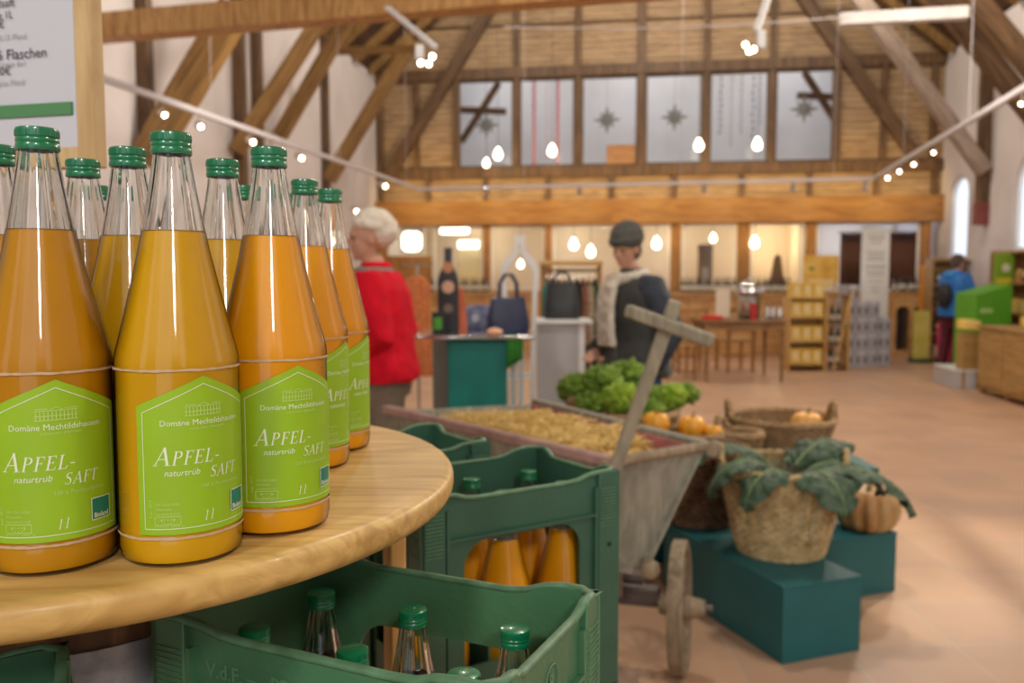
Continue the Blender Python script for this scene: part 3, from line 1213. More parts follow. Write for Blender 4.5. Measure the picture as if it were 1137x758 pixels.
# ------------------------------------------------------------------ deposit crates
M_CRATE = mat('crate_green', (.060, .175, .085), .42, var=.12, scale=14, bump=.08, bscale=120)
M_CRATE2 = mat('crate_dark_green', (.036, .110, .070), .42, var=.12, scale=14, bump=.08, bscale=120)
M_EDGE = mat('crate_worn_edge', (.085, .19, .10), .5, var=.25, scale=60)
CL, CW, CH = .315, .205, .312
EXZ = Matrix(((1, 0, 0, 0), (0, 0, 1, 0), (0, 1, 0, 0), (0, 0, 0, 1)))


def side_panel(L, hole):
    """outline of one crate side: raised corners, dipping rim and a rounded window"""
    top = []
    n = 24
    for i in range(n + 1):
        x = L / 2 - L * i / n
        e = abs(x) / (L / 2)
        s_ = min(1, max(0, (e - .50) / .28))
        top.append((x, CH - .010 + .010 * (s_ * s_ * (3 - 2 * s_))))
    outer = [(-L / 2, 0), (L / 2, 0)] + top
    hx, z0, z1 = hole
    hl = [(-hx, z0), (hx, z0)]
    r = .034
    for k in range(7):
        t_ = PI / 2 * k / 6
        hl.append((hx - r + r * math.cos(t_), z1 - r + r * math.sin(t_)))
    for k in range(7):
        t_ = PI / 2 + PI / 2 * k / 6
        hl.append((-hx + r + r * math.cos(t_), z1 - r + r * math.sin(t_)))
    return [outer, hl]


def make_crate(label, m, group, loc, rz, writing=True):
    t = thing('bottle_crate', label, 'crate', loc, rz, group)
    th_ = .0045
    body = MB()
    for s_ in (-1, 1):
        L = CL - .01
        M = Matrix.Translation((0, s_ * (CW / 2 - .008) - (th_ / 2), 0)) @ EXZ
        body.prism(side_panel(L, (.092, .080, .246)), th_, M)
        L = CW - .01
        M = Matrix.Rotation(PI / 2, 4, 'Z') @ Matrix.Translation((0, s_ * (CL / 2 - .008) - (th_ / 2), 0)) @ EXZ
        body.prism(side_panel(L, (.050, .080, .232)), th_, M)
        # ledge under the writing band and along the base, window surround
        for zz in (.252, .030):
            body.box((0, s_ * (CW / 2 - .004), zz), (CL - .075, .008, .004))
            body.box((s_ * (CL / 2 - .004), 0, zz), (.008, CW - .075, .004))
        for q in (-1, 1):
            body.box((q * (CL / 2 - .040), s_ * (CW / 2 - .004), .156), (.005, .008, .27))
            body.box((s_ * (CL / 2 - .004), q * (CW / 2 - .040), .156), (.008, .005, .27))
    body.box((0, 0, .006), (CL - .01, CW - .01, .005))
    # cell dividers
    for k in (-1, 1):
        body.box((k * CL / 6, 0, .06), (.003, CW - .02, .10))
    body.box((0, 0, .06), (CL - .02, .003, .10))
    body.build('body', m, t, smooth=30)
    # corner columns with raised bars
    for sx in (-1, 1):
        for sy in (-1, 1):
            c = MB()
            w = .036
            c.box((sx * (CL / 2 - w / 2), sy * (CW / 2 - .004), CH / 2), (w, .008, CH - .001))
            c.box((sx * (CL / 2 - .004), sy * (CW / 2 - w / 2), CH / 2), (.008, w, CH - .001))
            c2 = MB()
            for k in range(12):
                z = CH - .024 - k * .0048
                c2.box((sx * (CL / 2 - w / 2 - .002), sy * (CW / 2 + .0003), z), (.026, .0018, .0014))
                c2.box((sx * (CL / 2 + .0003), sy * (CW / 2 - w / 2 - .002), z), (.0018, .026, .0014))
            cc = c.build('corner_column', m, t, smooth=30, bevel=.0015)
            c2.build('grip_ribs', M_EDGE, cc, smooth=0)
            MB().lathe([(0, 0), (.0035, 0), (.0035, .001), (0, .001)], 12, M=Matrix.Translation((sx * (CL / 2 - .018), sy * (CW / 2 + .0004), CH - .105)) @ Matrix.Rotation(PI / 2 * sy * -1, 4, 'X')).build('peg_hole', M_HOLE2, cc)
    # rolled rim, following the dip
    rim = MB()
    pts = []
    zz = lambda e: (lambda s_: CH - .010 + .010 * (s_ * s_ * (3 - 2 * s_)))(min(1, max(0, (e - .50) / .28)))
    n = 16
    hx, hy = CL / 2 - .004, CW / 2 - .004
    rc = .012
    for (ax, ay, bx, by) in ((-hx, -hy, hx, -hy), (hx, -hy, hx, hy), (hx, hy, -hx, hy), (-hx, hy, -hx, -hy)):
        for i in range(n + 1):
            f = i / n
            L = math.hypot(bx - ax, by - ay)
            g = rc / L + f * (1 - 2 * rc / L)
            e = abs(g - .5) * 2
            bul = -.008 * (1 - min(1, max(0, (e - .50) / .28)))
            nx, ny = (by - ay) / L, -(bx - ax) / L
            pts.append((ax + (bx - ax) * g + nx * bul * .5, ay + (by - ay) * g + ny * bul * .5, zz(e)))
    rim.tube(pts, .0044, 8, closed=True, flat=.75)
    rim.build('rim', M_EDGE, t, smooth=60)
    if writing:
        w = MB()
        for s, x in (('V.d.F. –', -.078), ('PFAND', -.012), ('KASTEN', .062)):
            vs, f = text2d(s, .0165, 0, 'CENTER', .0003)
            for s_ in (-1, 1):
                rz_ = Matrix.Rotation(0 if s_ < 0 else PI, 4, 'Z')
                w.add([(x + a_, -(CW / 2 - .008) - th_ / 2 - .0010, .270 + b_) for a_, b_ in vs], f, rz_)
                n0 = len(vs)
        w.build('lettering', M_EMBOSS, t, recalc=False, smooth=0)
        e = MB()
        for s_ in (-1, 1):
            Mx = Matrix.Rotation(s_ * PI / 2, 4, 'Z')
            vs, f = text2d('R', .018, 0, 'CENTER', .0002)
            yy = -(CL / 2 - .008) - th_ / 2 - .001
            e.add([(a_, yy, .268 + b_) for a_, b_ in vs], f, Mx)
            ring = [(math.cos(2 * PI * k / 24) * .0125, yy, .2745 + math.sin(2 * PI * k / 24) * .0125) for k in range(24)]
            e.tube([Mx @ Vector(p) for p in ring], .0006, 4, closed=True)
        e.build('deposit_mark', M_EMBOSS, t, smooth=0)
    return t


M_HOLE2 = mat('peg_hole_dark', (.01, .02, .015), .8)
M_EMBOSS = mat('crate_embossing', (.10, .25, .14), .4)

GC = 'green deposit crates stacked around the table'


def place_crate(corner, ldir, sdir, zr, label, m, writing=True):
    l = Vector(ldir).normalized()
    s_ = Vector(sdir).normalized()
    c = Vector(corner) + l * CL / 2 + s_ * CW / 2
    rz = math.atan2(-l.y, -l.x)
    if rz > PI / 2:
        rz -= PI
    return make_crate(label, m, GC, (c.x, c.y, zr - CH), rz, writing), c, rz


ZR = 1.078
crates = []
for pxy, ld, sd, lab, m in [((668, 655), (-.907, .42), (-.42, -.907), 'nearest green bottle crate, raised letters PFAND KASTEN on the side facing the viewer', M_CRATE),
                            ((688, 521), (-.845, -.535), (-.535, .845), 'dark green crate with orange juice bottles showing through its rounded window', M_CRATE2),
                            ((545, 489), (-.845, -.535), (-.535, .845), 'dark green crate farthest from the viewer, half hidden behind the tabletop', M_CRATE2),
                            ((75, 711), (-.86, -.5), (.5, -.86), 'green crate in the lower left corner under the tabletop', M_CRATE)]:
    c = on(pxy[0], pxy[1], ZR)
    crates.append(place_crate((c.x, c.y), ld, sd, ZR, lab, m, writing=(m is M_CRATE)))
for i, (cr, c, rz) in enumerate(crates):
    where = ['nearest crate', 'crate with the rounded window', 'farthest green crate', 'lower left crate'][i]
    for lv in (1, 2):
        dup(cr, (c.x, c.y, ZR - CH * (1 + lv)), rz, 'green bottle crate under the %s, %s of its stack' % (where, 'middle' if lv == 1 else 'bottom'))
# bottles in the top crates
b_crate = make_bottle('apple juice bottle with green cap in a crate', 'juice bottles standing in the green crates', lab=False, detail=False)
first = True
for i, (cr, c, rz) in enumerate(crates):
    if i == 2:
        continue
    where = ['nearest crate', 'crate with the rounded window', '', 'lower left crate'][i]
    for a_ in (-1, 0, 1):
        for b_ in (-1, 1):
            o = Matrix.Rotation(rz, 2) @ Vector((a_ * .100, b_ * .0455))
            lab = 'green capped bottle in the %s, %s cell of its %s row' % (where, {-1: 'left', 0: 'middle', 1: 'right'}[a_], {-1: 'near', 1: 'far'}[b_])
            if first:
                b_crate.location = (c.x + o.x, c.y + o.y, ZR - CH + .0088)
                b_crate['label'] = lab
                recolour(b_crate, JUICE[1])
                first = False
            else:
                dup(b_crate, (c.x + o.x, c.y + o.y, ZR - CH + .0088), 0, lab)
# pallet under the stacks
p = thing('wooden_pallet', 'wooden pallet carrying the crate stacks and the table', 'pallet', (-.35, .99, 0))
M_PALLET = wood('pallet_wood', (.22, .14, .08), (.42, .29, .17), 2, 'X')
for k in range(9):
    MB().box((0, -.60 + k * .15, .131), (1.24, .11, .022)).build('deck_board', M_PALLET, p)
for k in (-1, 0, 1):
    MB().box((k * .54, 0, .060), (.12, 1.30, .120)).build('bearer', M_PALLET, p)
# ------------------------------------------------------------------ teal display boxes
M_TEALBOX = mat('teal_paint', (.009, .115, .125), .5, var=.08, scale=5)
M_OLDWOOD = wood('weathered_wood', (.22, .21, .16), (.35, .34, .27), 2.2, 'Z', rough=.8)
M_OLDWOOD2 = wood('weathered_handle', (.22, .19, .13), (.36, .32, .23), 3, 'Z', rough=.8)
M_RIM = wood('wheel_wood', (.20, .15, .09), (.36, .28, .19), 3, 'Z', rough=.8)
M_PINK = mat('faded_red_paint', (.40, .13, .13), .75, var=.25, scale=12)
M_IRON = mat('old_iron', (.14, .12, .11), .5, metal=.7, var=.3, scale=20)


def slab_box(name, label, N, ldir, L, W, H, m=M_TEALBOX, z=0.0):
    """a closed display box: near corner N, one side going along ldir, the other to its right"""
    l = Vector((ldir[0], ldir[1])).normalized()
    r = Vector((l.y, -l.x))
    c = Vector((N[0], N[1])) + l * L / 2 + r * W / 2
    t = thing(name, label, 'box', (c.x, c.y, z), math.atan2(l.y, l.x), 'teal display boxes')
    th_ = .012
    MB().box((0, 0, H / 2 - th_ / 2), (L - .002, W - .002, H - th_)).build('side_walls', m, t, bevel=.002)
    MB().box((0, 0, H - th_ / 2), (L, W, th_)).build('top_panel', m, t, bevel=.002)
    return t


N1, R1 = on(868, 738, 0), on(955, 722, 0)
w1 = Vector((R1.x - N1.x, R1.y - N1.y))
l1 = Vector((-w1.y, w1.x)).normalized()
slab_box('display_box', 'long teal box on the floor carrying the wicker basket of kale', (N1.x, N1.y), l1, .82, w1.length, .278)
R2 = on(1000, 659, 0)
L2 = .44
n2 = Vector((R2.x, R2.y)) - w1.normalized() * L2
n2 = n2 + l1 * .03
slab_box('display_box', 'short teal box on the floor carrying the ribbed pumpkin', (n2.x, n2.y), l1, .33, L2, .262)
slab_box('display_box', 'tall teal box behind the wooden handcart, under the curly kale basket', (.26, 3.97), (0, 1), .80, .80, .46)
slab_box('display_box', 'teal box behind the wicker basket, under the shallow basket with handles', (1.08, 4.04), (0, 1), .68, .68, .44)

# ------------------------------------------------------------------ wooden handcart
cart = thing('handcart', 'old wooden handcart filled with straw, cross-shaped pull handle standing up', 'handcart', (0.1, 3.05, 0))
FLt, FRt = at(680, 516, 2.46), at(784, 497, 2.70)
FLt.z = FRt.z = (FLt.z + FRt.z) / 2
zt_ = FRt.z
BLt, BRt = on(428, 456, zt_), on(597, 448, zt_)
BRt = Vector((BLt.x + (BRt.x - BLt.x) * .98, BLt.y + (BRt.y - BLt.y) * .98, zt_))
FRb = at(716, 640, 2.60)
zb_ = FRb.z
cen = (FLt + FRt + BLt + BRt) / 4


def low(pt, f=.42):
    q = cen + (pt - cen) * f
    return Vector((q.x, q.y, zb_))


FLb, BLb, BRb = low(FLt, .62), low(BLt, .62), low(BRt, .62)
FRb = Vector((FRb.x, FRb.y, zb_))


def board(p, q, r, s_, th_, n):
    """plank wall with corners p,q (below) r,s (above), thickness along n"""
    n = Vector(n) * th_
    return [p, q, q + n, p + n, s_, r, r + n, s_ + n]


inward = (cen - (FLt + FRt) / 2)
inward.z = 0
inward.normalize()
MB().hexa(board(FLb, FRb, FRt, FLt, .025, inward)).build('front_board', M_OLDWOOD, cart, world=True, bevel=.004)
sd = inward
sw = Vector((-sd.y, sd.x, 0))
if (cen - FLt).dot(sw) < 0:
    sw = -sw
MB().hexa(board(BLb, FLb, FLt, BLt, .02, sw)).build('side_board', M_OLDWOOD, cart, world=True, bevel=.004)
MB().hexa(board(FRb, BRb, BRt, FRt, .012, -sw)).build('side_board', M_OLDWOOD, cart, world=True, bevel=.003)
e_ = inward * .03
MB().hexa(board(FRb + e_ - sw * .013, BRb - sw * .013, BRt - sw * .013 + Vector((0, 0, .004)), FRt + e_ - sw * .013 + Vector((0, 0, .004)), .012, -sw)).build('inner_board', M_PINK, cart, world=True, bevel=.003)['label'] = 'faded red inner side board'
MB().hexa(board(BRb, BLb, BLt, BRt, .022, -inward)).build('rear_board', M_OLDWOOD, cart, world=True, bevel=.004)
MB().hexa([FLb, FRb, BRb, BLb] + [v + Vector((0, 0, .02)) for v in (FLb, FRb, BRb, BLb)]).build('floor_board', M_OLDWOOD, cart, world=True)
# rails along the top edges
ez = Vector((0, 0, .008))
MB().bar(BLt + ez, FLt + ez, .035, .03).build('top_rail', mat('worn_pink_paint', (.40, .25, .22), .8, var=.25, scale=14), cart, world=True, bevel=.005)['label'] = 'pink painted rail'
MB().bar(BRt + ez, FRt + ez, .035, .03).build('top_rail', M_OLDWOOD, cart, world=True, bevel=.005)
fr_dir = (FRt - FLt).normalized()
MB().tube([FLt - fr_dir * .04, FLt + fr_dir * .1 + ez, FRt - fr_dir * .05 + ez, FRt + fr_dir * .03], .016, 10).build('end_bar', M_RIM, cart, world=True)
MB().tube([FRt + fr_dir * .0 - inward * .03, FRt - inward * .01 + fr_dir * .035], .024, 12).build('end_knob', M_RIM, cart, world=True)
# straw
sb = MB()
for i in range(13):
    pass
rnd = random.Random(5)
g = 14
vs, fs = [], []
for i in range(g + 1):
    for j in range(g + 1):
        u, v = .03 + .94 * i / g, .03 + .94 * j / g
        p = (FLt * (1 - u) + FRt * u) * (1 - v) + (BLt * (1 - u) + BRt * u) * v
        e = min(u, 1 - u, v, 1 - v)
        zz = zt_ - .115 + min(.095, e * .55) + .02 * noise.noise(p * 9)
        c = cen + (p - cen) * .905
        vs.append((c.x, c.y, zz))
for i in range(g):
    for j in range(g):
        a_ = i * (g + 1) + j
        fs.append((a_, a_ + 1, a_ + g + 2, a_ + g + 1))
sb.add(vs, fs)
M_STRAW = mat('straw', (.70, .47, .13), .7, color2=(.95, .74, .32), scale=60)
for k in range(2600):
    i, j = rnd.uniform(1, g - .01), rnd.uniform(1, g - .01)
    v0 = Vector(vs[int(i) * (g + 1) + int(j)])
    v0 = Vector((cen.x + (v0.x - cen.x) * .95, cen.y + (v0.y - cen.y) * .95, v0.z + .012))
    v0 = v0 + Vector((rnd.uniform(-.03, .03), rnd.uniform(-.03, .03), rnd.uniform(0, .02)))
    an, el = rnd.uniform(0, 2 * PI), rnd.gauss(0, .28)
    L = rnd.uniform(.04, .11)
    d = Vector((math.cos(an) * math.cos(el), math.sin(an) * math.cos(el), abs(math.sin(el)))) * L / 2
    q0, q1 = v0 - d, v0 + d
    rel = [(q - cen).dot(inward) for q in (q0, q1)]
    sb.tube([q0, v0 + Vector((0, 0, rnd.uniform(0, .012))), q1], .0018, 3, caps=False)
so = sb.build('straw', M_STRAW, smooth=0)
tag(so, 'loose golden straw filling the wooden handcart', 'straw', kind='stuff')


def wheel(parent, c, ax, r, w=.048, spokes=10):
    c, ax = Vector(c), Vector(ax).normalized()
    R = ax.to_track_quat('Z', 'Y').to_matrix().to_4x4()
    M = Matrix.Translation(c) @ R
    rim = MB().lathe([(r - .035, -w / 2), (r, -w / 2), (r, w / 2), (r - .03, w / 2)], 48, M=M, closed=True).build('wheel', M_RIM, parent, world=True, bevel=.003)
    hb = MB().lathe([(0, -.07), (.030, -.07), (.040, -.02), (.040, .02), (.034, .05), (.026, .085), (0, .085)], 20, M=M)
    o = hb.build('hub', M_RIM, rim)
    inv = parent_matrix(parent).inverted()
    for v in o.data.vertices:
        v.co = inv @ v.co
    s_ = MB()
    for k in range(spokes):
        an = 2 * PI * k / spokes
        s_.tube([M @ Vector((math.cos(an) * .03, math.sin(an) * .03, 0)), M @ Vector((math.cos(an) * (r - .02), math.sin(an) * (r - .02), 0))], .010, 6)
    o = s_.build('spokes', M_RIM, rim)
    for v in o.data.vertices:
        v.co = inv @ v.co
    return rim


wc = at(755, 673, 2.86)
axw = Vector((.96, -.28, .03))
r_ = wc.z
wheel(cart, wc, axw, r_)
wl = wc - Vector((.96, -.28, 0)) * .46
wheel(cart, wl, -axw, r_)
for f in (.12, .88):
    rr0 = (BLb * (1 - f) + BRb * f)
rear_c = (BLb + BRb) / 2 - inward * .12
for s_ in (-1, 1):
    wheel(cart, Vector((rear_c.x, rear_c.y, .26)) - sw * s_ * .28, -sw * s_, .26)
MB().tube([wc + axw * .11, wl - axw * .11], .014, 10).build('axle', M_IRON, cart, world=True)
MB().bar(wc - axw * .07 + Vector((0, 0, .035)), wl + axw * .07 + Vector((0, 0, .035)), .055, .05).build('axle_beam', M_IRON, cart, world=True, bevel=.006)
p_ = wc - axw * .13
MB().tube([p_ + Vector((0, -.03, .10)), p_ + Vector((-.14, .0, .105)), p_ + Vector((-.26, .02, .10))], .022, 10).build('turning_bar', M_IRON, cart, world=True)
MB().bar(p_ + Vector((-.10, .03, .03)), Vector(((FLb.x + FRb.x) / 2, (FLb.y + FRb.y) / 2 + .04, zb_)), .07, .05).build('bolster', M_OLDWOOD, cart, world=True)
kp = at(722, 632, 2.52)
MB().ball(kp, (.030, .022, .030), 14, 8).tube([kp, kp + Vector((.0, .12, -.01))], .014, 8).build('bolt_end', M_RIM, cart, world=True)
MB().bar((rear_c.x, rear_c.y, .27), ((BLb.x + BRb.x) / 2 - inward.x * .12, (BLb.y + BRb.y) / 2 - inward.y * .12, zb_), .06, .3).build('rear_bolster', M_OLDWOOD, cart, world=True)
h0, h1 = at(640, 640, 2.50), at(750, 334, 2.30)
hd = MB().bar(h0, h1, .036, .026, up=(0, -1, 0)).build('handle_pole', M_OLDWOOD2, cart, world=True, bevel=.004)
c0, c1 = at(695, 344, 2.34), at(792, 379, 2.22)
MB().bar(c0, c1, .030, .036, up=(0, 0, 1)).build('handle_crossbar', M_OLDWOOD2, cart, world=True, bevel=.008)

# ------------------------------------------------------------------ baskets
M_WICKER = mat('wicker', (.36, .24, .09), .6, color2=(.72, .56, .30), scale=22)
M_WICKER_D = mat('dark_wicker', (.085, .045, .022), .7, color2=(.24, .13, .065), scale=26)
M_WICKER_M = mat('brown_wicker', (.22, .13, .06), .7, color2=(.42, .27, .13), scale=26)


def basket(name, label, c, r0, r1, H, m, rows=26, stakes=40, handles=0, hrot=0.0, rod=None, group=None, hh=.07):
    t = thing(name, label, 'basket', c, hrot, group)
    rod = rod or H / rows * .62
    wv = MB()
    seg = stakes * 2
    for k in range(rows):
        f = (k + .5) / rows
        r = r0 + (r1 - r0) * (f ** .85)
        pts = []
        for i in range(seg):
            an = 2 * PI * i / seg
            off = (rod * .8) * (1 if (i // 1 + k) % 2 else -1)
            pts.append((math.cos(an) * (r + off), math.sin(an) * (r + off), f * H))
        wv.tube(pts, rod, 5, closed=True, flat=.9)
    wv.build('weave', m, t)
    st = MB()
    for i in range(stakes):
        an = 2 * PI * (i + .25) / stakes
        st.tube([(math.cos(an) * r0, math.sin(an) * r0, 0), (math.cos(an) * (r0 + (r1 - r0) * .55), math.sin(an) * (r0 + (r1 - r0) * .55), H * .5), (math.cos(an) * r1, math.sin(an) * r1, H)], rod * .7, 5)
    st.build('stakes', m, t)
    MB().lathe([(0, 0.0), (r0 + rod, 0.0), (r0 + rod, rod * 2), (0, rod * 2)], 32).build('base', m, t)
    rm = MB()
    for s_ in range(3):
        pts = []
        for i in range(96):
            an = 2 * PI * i / 96
            ph = an * 14 + s_ * 2 * PI / 3
            pts.append((math.cos(an) * (r1 + math.cos(ph) * rod * 1.3), math.sin(an) * (r1 + math.cos(ph) * rod * 1.3), H + rod + math.sin(ph) * rod * 1.3))
        rm.tube(pts, rod * 1.1, 6, closed=True)
    rm.build('rim', m, t)
    for k in range(handles):
        an = PI * k
        h = MB()
        for s_ in (0, 1):
            pts = []
            for i in range(17):
                f = i / 16
                sp = (f - .5) * .11 * 2
                hz = math.sin(PI * f) * hh
                ph = f * 22 + s_ * PI
                rr_ = r1 + math.cos(ph) * rod
                pts.append((math.cos(an + sp / r1 * .75) * rr_, math.sin(an + sp / r1 * .75) * rr_, H + hz + math.sin(ph) * rod))
            h.tube(pts, rod * 1.4, 6)
        h.build('handle', m, t)
    return t


z1 = .278
bc = on(866, 610, z1)
basket('wicker_basket', 'pale wicker basket with ear handles full of dark kale on teal box', (bc.x, bc.y, z1), .160, .235, .335, M_WICKER, rows=21, stakes=26, rod=.0062, handles=2, hrot=PI * .92)
BK = Vector((bc.x, bc.y, z1 + .335))
bd = on(778, 578, z1)
basket('dark_basket', 'dark brown round basket behind the cart wheel on long teal box', (bd.x + .0, bd.y + .06, z1), .17, .205, .29, M_WICKER_D, rows=14, stakes=26)
bs = at(866, 470, 4.42)
basket('shallow_basket', 'shallow brown basket with two hoop handles holding a squash', (bs.x, bs.y, .44), .20, .265, .17, M_WICKER_M, rows=12, stakes=34, handles=2, hrot=-.15, hh=.09)
bk = at(690, 455, 4.46)
basket('vegetable_basket', 'wide low basket heaped with curly green kale behind the handcart', (bk.x, bk.y, .46), .23, .285, .18, M_WICKER_M, rows=10, stakes=34, handles=2, hrot=.4, hh=.08)
bo = at(760, 492, 4.12)
basket('squash_tray', 'low woven tray of small yellow squashes beside the cart', (bo.x + .01, bo.y, .46), .125, .165, .125, M_WICKER_M, rows=9, stakes=28)
bf = at(835, 470, 4.10)
# small rough basket among the others
basket('fibre_basket', 'small rough brown basket with a hoop handle left of the shallow basket', (bf.x - .05, 4.14, .46), .075, .105, .12, M_WICKER_M, rows=8, stakes=20, handles=1, hrot=2.5, hh=.08)

# ------------------------------------------------------------------ squashes and pumpkin
M_ORANGE = mat('orange_squash', (.80, .36, .02), .4, var=.15, scale=10, coat=.2)
M_PUMPKIN = mat('pumpkin_skin', (.42, .20, .06), .5, color2=(.52, .36, .16), scale=7)
M_STEM = mat('dry_stem', (.25, .20, .10), .8)


def pumpkin(name, label, c, r, h, m, ribs=11, depth=.12, rz=0.0, group=None, cat='squash'):
    t = thing(name, label, cat, c, rz, group)
    mb = MB()
    seg, rings = ribs * 8, 18
    vs, fs = [], []
    for i in range(rings + 1):
        th_ = PI * i / rings
        for k in range(seg):
            an = 2 * PI * k / seg
            rb_ = 1 - depth * (abs(math.cos(an * ribs / 2)) ** 6) * math.sin(th_) ** .5
            rr_ = r * (math.sin(th_) ** .8) * rb_
            z = -math.cos(th_) * h / 2
            dip = .18 * h * math.exp(-(math.sin(th_) / .35) ** 2) * (1 if th_ > PI / 2 else -1)
            vs.append((math.cos(an) * rr_, math.sin(an) * rr_, h / 2 * .93 + z - dip))
    for i in range(rings):
        for k in range(seg):
            l = (k + 1) % seg
            fs.append((i * seg + k, i * seg + l, (i + 1) * seg + l, (i + 1) * seg + k))
    lo = min(v[2] for v in vs)
    vs = [(x, y, z - lo) for x, y, z in vs]
    mb.add(vs, fs)
    mb.build('flesh', m, t, smooth=60)
    MB().tube([(0, 0, h * .62), (r * .05, 0, h * .85), (r * .18, 0, h * 1.02)], [r * .12, r * .08, r * .10], 8).build('stem', M_STEM, t)
    return t


pb = on(962, 586, .262)
pumpkin('pumpkin', 'ribbed orange-brown pumpkin sitting on the short teal box', (pb.x, pb.y, .262), .138, .215, M_PUMPKIN, 12, .16, cat='pumpkin')
for (px, py, rr_, lab, Y) in [(728, 478, .068, 'yellow-orange squash at the left of the woven tray', 4.12), (768, 482, .070, 'yellow-orange squash in the middle of the woven tray', 4.16),
                             (792, 489, .045, 'smallest yellow-orange squash at the right of the woven tray', 4.09)]:
    q = at(px, py, Y)
    pumpkin('squash', lab, (q.x, q.y, q.z - rr_ * .85 + .045), rr_, rr_ * 1.75, M_ORANGE, 9, .07, group='small yellow squashes')
q = at(896, 466, 4.42)
pumpkin('squash', 'orange squash lying in the shallow brown basket with handles', (q.x, q.y, .53), .085, .14, mat('pale_orange_squash', (.78, .40, .10), .45, var=.15, scale=8), 9, .08, group='small yellow squashes')

# ------------------------------------------------------------------ kale
M_KALE = mat('dark_kale', (.015, .045, .026), .5, color2=(.095, .165, .090), scale=34, bump=1.0, bscale=60)
M_RIB = mat('kale_rib', (.22, .33, .14), .5)
M_CURLY = mat('curly_kale', (.085, .19, .015), .6, color2=(.30, .44, .055), scale=16, bump=.7, bscale=70)
M_CURLY2 = mat('curly_kale_light', (.20, .38, .02), .6, color2=(.46, .60, .07), scale=16, bump=.7, bscale=70)


def kale_leaf(label, base, direction, L, W, droop, seed, rise=.5, group='dark kale leaves in the wicker basket'):
    rnd = random.Random(seed)
    t = thing('kale_leaf', label, 'kale', base, math.atan2(direction[1], direction[0]), group)
    n, mrow = 34, 12
    spine = []
    x, z, an = 0.0, 0.0, rise
    for i in range(n + 1):
        spine.append((x, z, an))
        x += math.cos(an) * L / n
        z += math.sin(an) * L / n
        an -= droop / n
    vs, fs = [], []
    for i, (x, z, an) in enumerate(spine):
        f = i / n
        w = W * 1.55 * max(.12 if f < .12 else 0, math.sin(PI * min(1, max(0, (f - .04) / .98)) ** .8) ** .7) + .003
        for k in range(-mrow, mrow + 1):
            g_ = k / mrow
            edge = abs(g_) ** 2
            side = 1.3 if k > 0 else 0
            ruf = .20 * W * edge * math.sin(i * .62 + side + seed) + .09 * W * edge * math.sin(i * 1.4 + seed * 2 + side)
            bl = .07 * W * math.sin(k * 1.3 + seed) * math.sin(i * .95 + k * .4)
            hgt = ruf + bl + .30 * W * abs(g_) - .55 * W * g_ * g_
            lob = 1 + .10 * math.sin(i * .9 + seed + side) * edge
            vs.append((x - math.sin(an) * hgt, g_ * w * lob, z + math.cos(an) * hgt))
    m_ = 2 * mrow + 1
    for i in range(n):
        for k in range(m_ - 1):
            a_ = i * m_ + k
            fs.append((a_, a_ + 1, a_ + m_ + 1, a_ + m_))
    o = MB().add(vs, fs).build('blade', M_KALE, t, smooth=80)
    md = o.modifiers.new('thickness', 'SOLIDIFY')
    md.thickness = .0025
    MB().tube([(x - math.sin(an) * .003, 0, z + math.cos(an) * .003) for x, z, an in spine], [.006 * (1 - .85 * i / n) for i in range(n + 1)], 6).build('midrib', M_RIB, t)
    return t


top = BK
for i, (px, py, tx, ty, L, W, droop, rise, lab) in enumerate([
        (850, 515, 776, 505, .34, .052, 2.3, .75, 'dark kale leaf arching over the left handle of the wicker basket'),
        (855, 512, 782, 490, .36, .060, 1.9, .85, 'dark kale leaf curling highest on the left of the wicker basket'),
        (862, 512, 800, 520, .30, .055, 2.2, .60, 'dark kale leaf lying on the left rim of the wicker basket'),
        (870, 508, 840, 500, .24, .060, 1.6, .70, 'short dark kale leaf in the left middle of the wicker basket'),
        (885, 512, 905, 540, .30, .075, 2.0, .55, 'broad kale leaf drooping over the front rim of the wicker basket'),
        (888, 505, 925, 480, .30, .080, 1.5, .95, 'broad kale leaf standing highest on the right of the wicker basket'),
        (895, 510, 960, 520, .36, .065, 1.9, .60, 'long kale leaf reaching right over the rim of the wicker basket'),
        (900, 515, 985, 545, .42, .060, 1.7, .45, 'longest kale leaf hanging out above the pumpkin'),
        (880, 505, 950, 500, .30, .060, 1.4, .60, 'kale leaf pointing right behind the longest kale leaf'),
        (868, 500, 880, 490, .22, .060, 1.4, .80, 'kale leaf at the back centre of the wicker basket')]):
    if i in (3, 9):
        continue
    b0 = Vector((BK.x + (px - 868) / 290.0 * .9, BK.y + [-.08, .04, -.14, -.05, -.12, .02, -.06, -.11, .08, .06][i], BK.z - .005))
    dx = (tx - px) / 290.0
    dy = [-.02, .06, -.12, -.10, -.22, .05, .0, -.09, .10, .12][i]
    kale_leaf(lab, b0, (dx, dy, 0), L, W, droop, i * 3 + 1, rise)


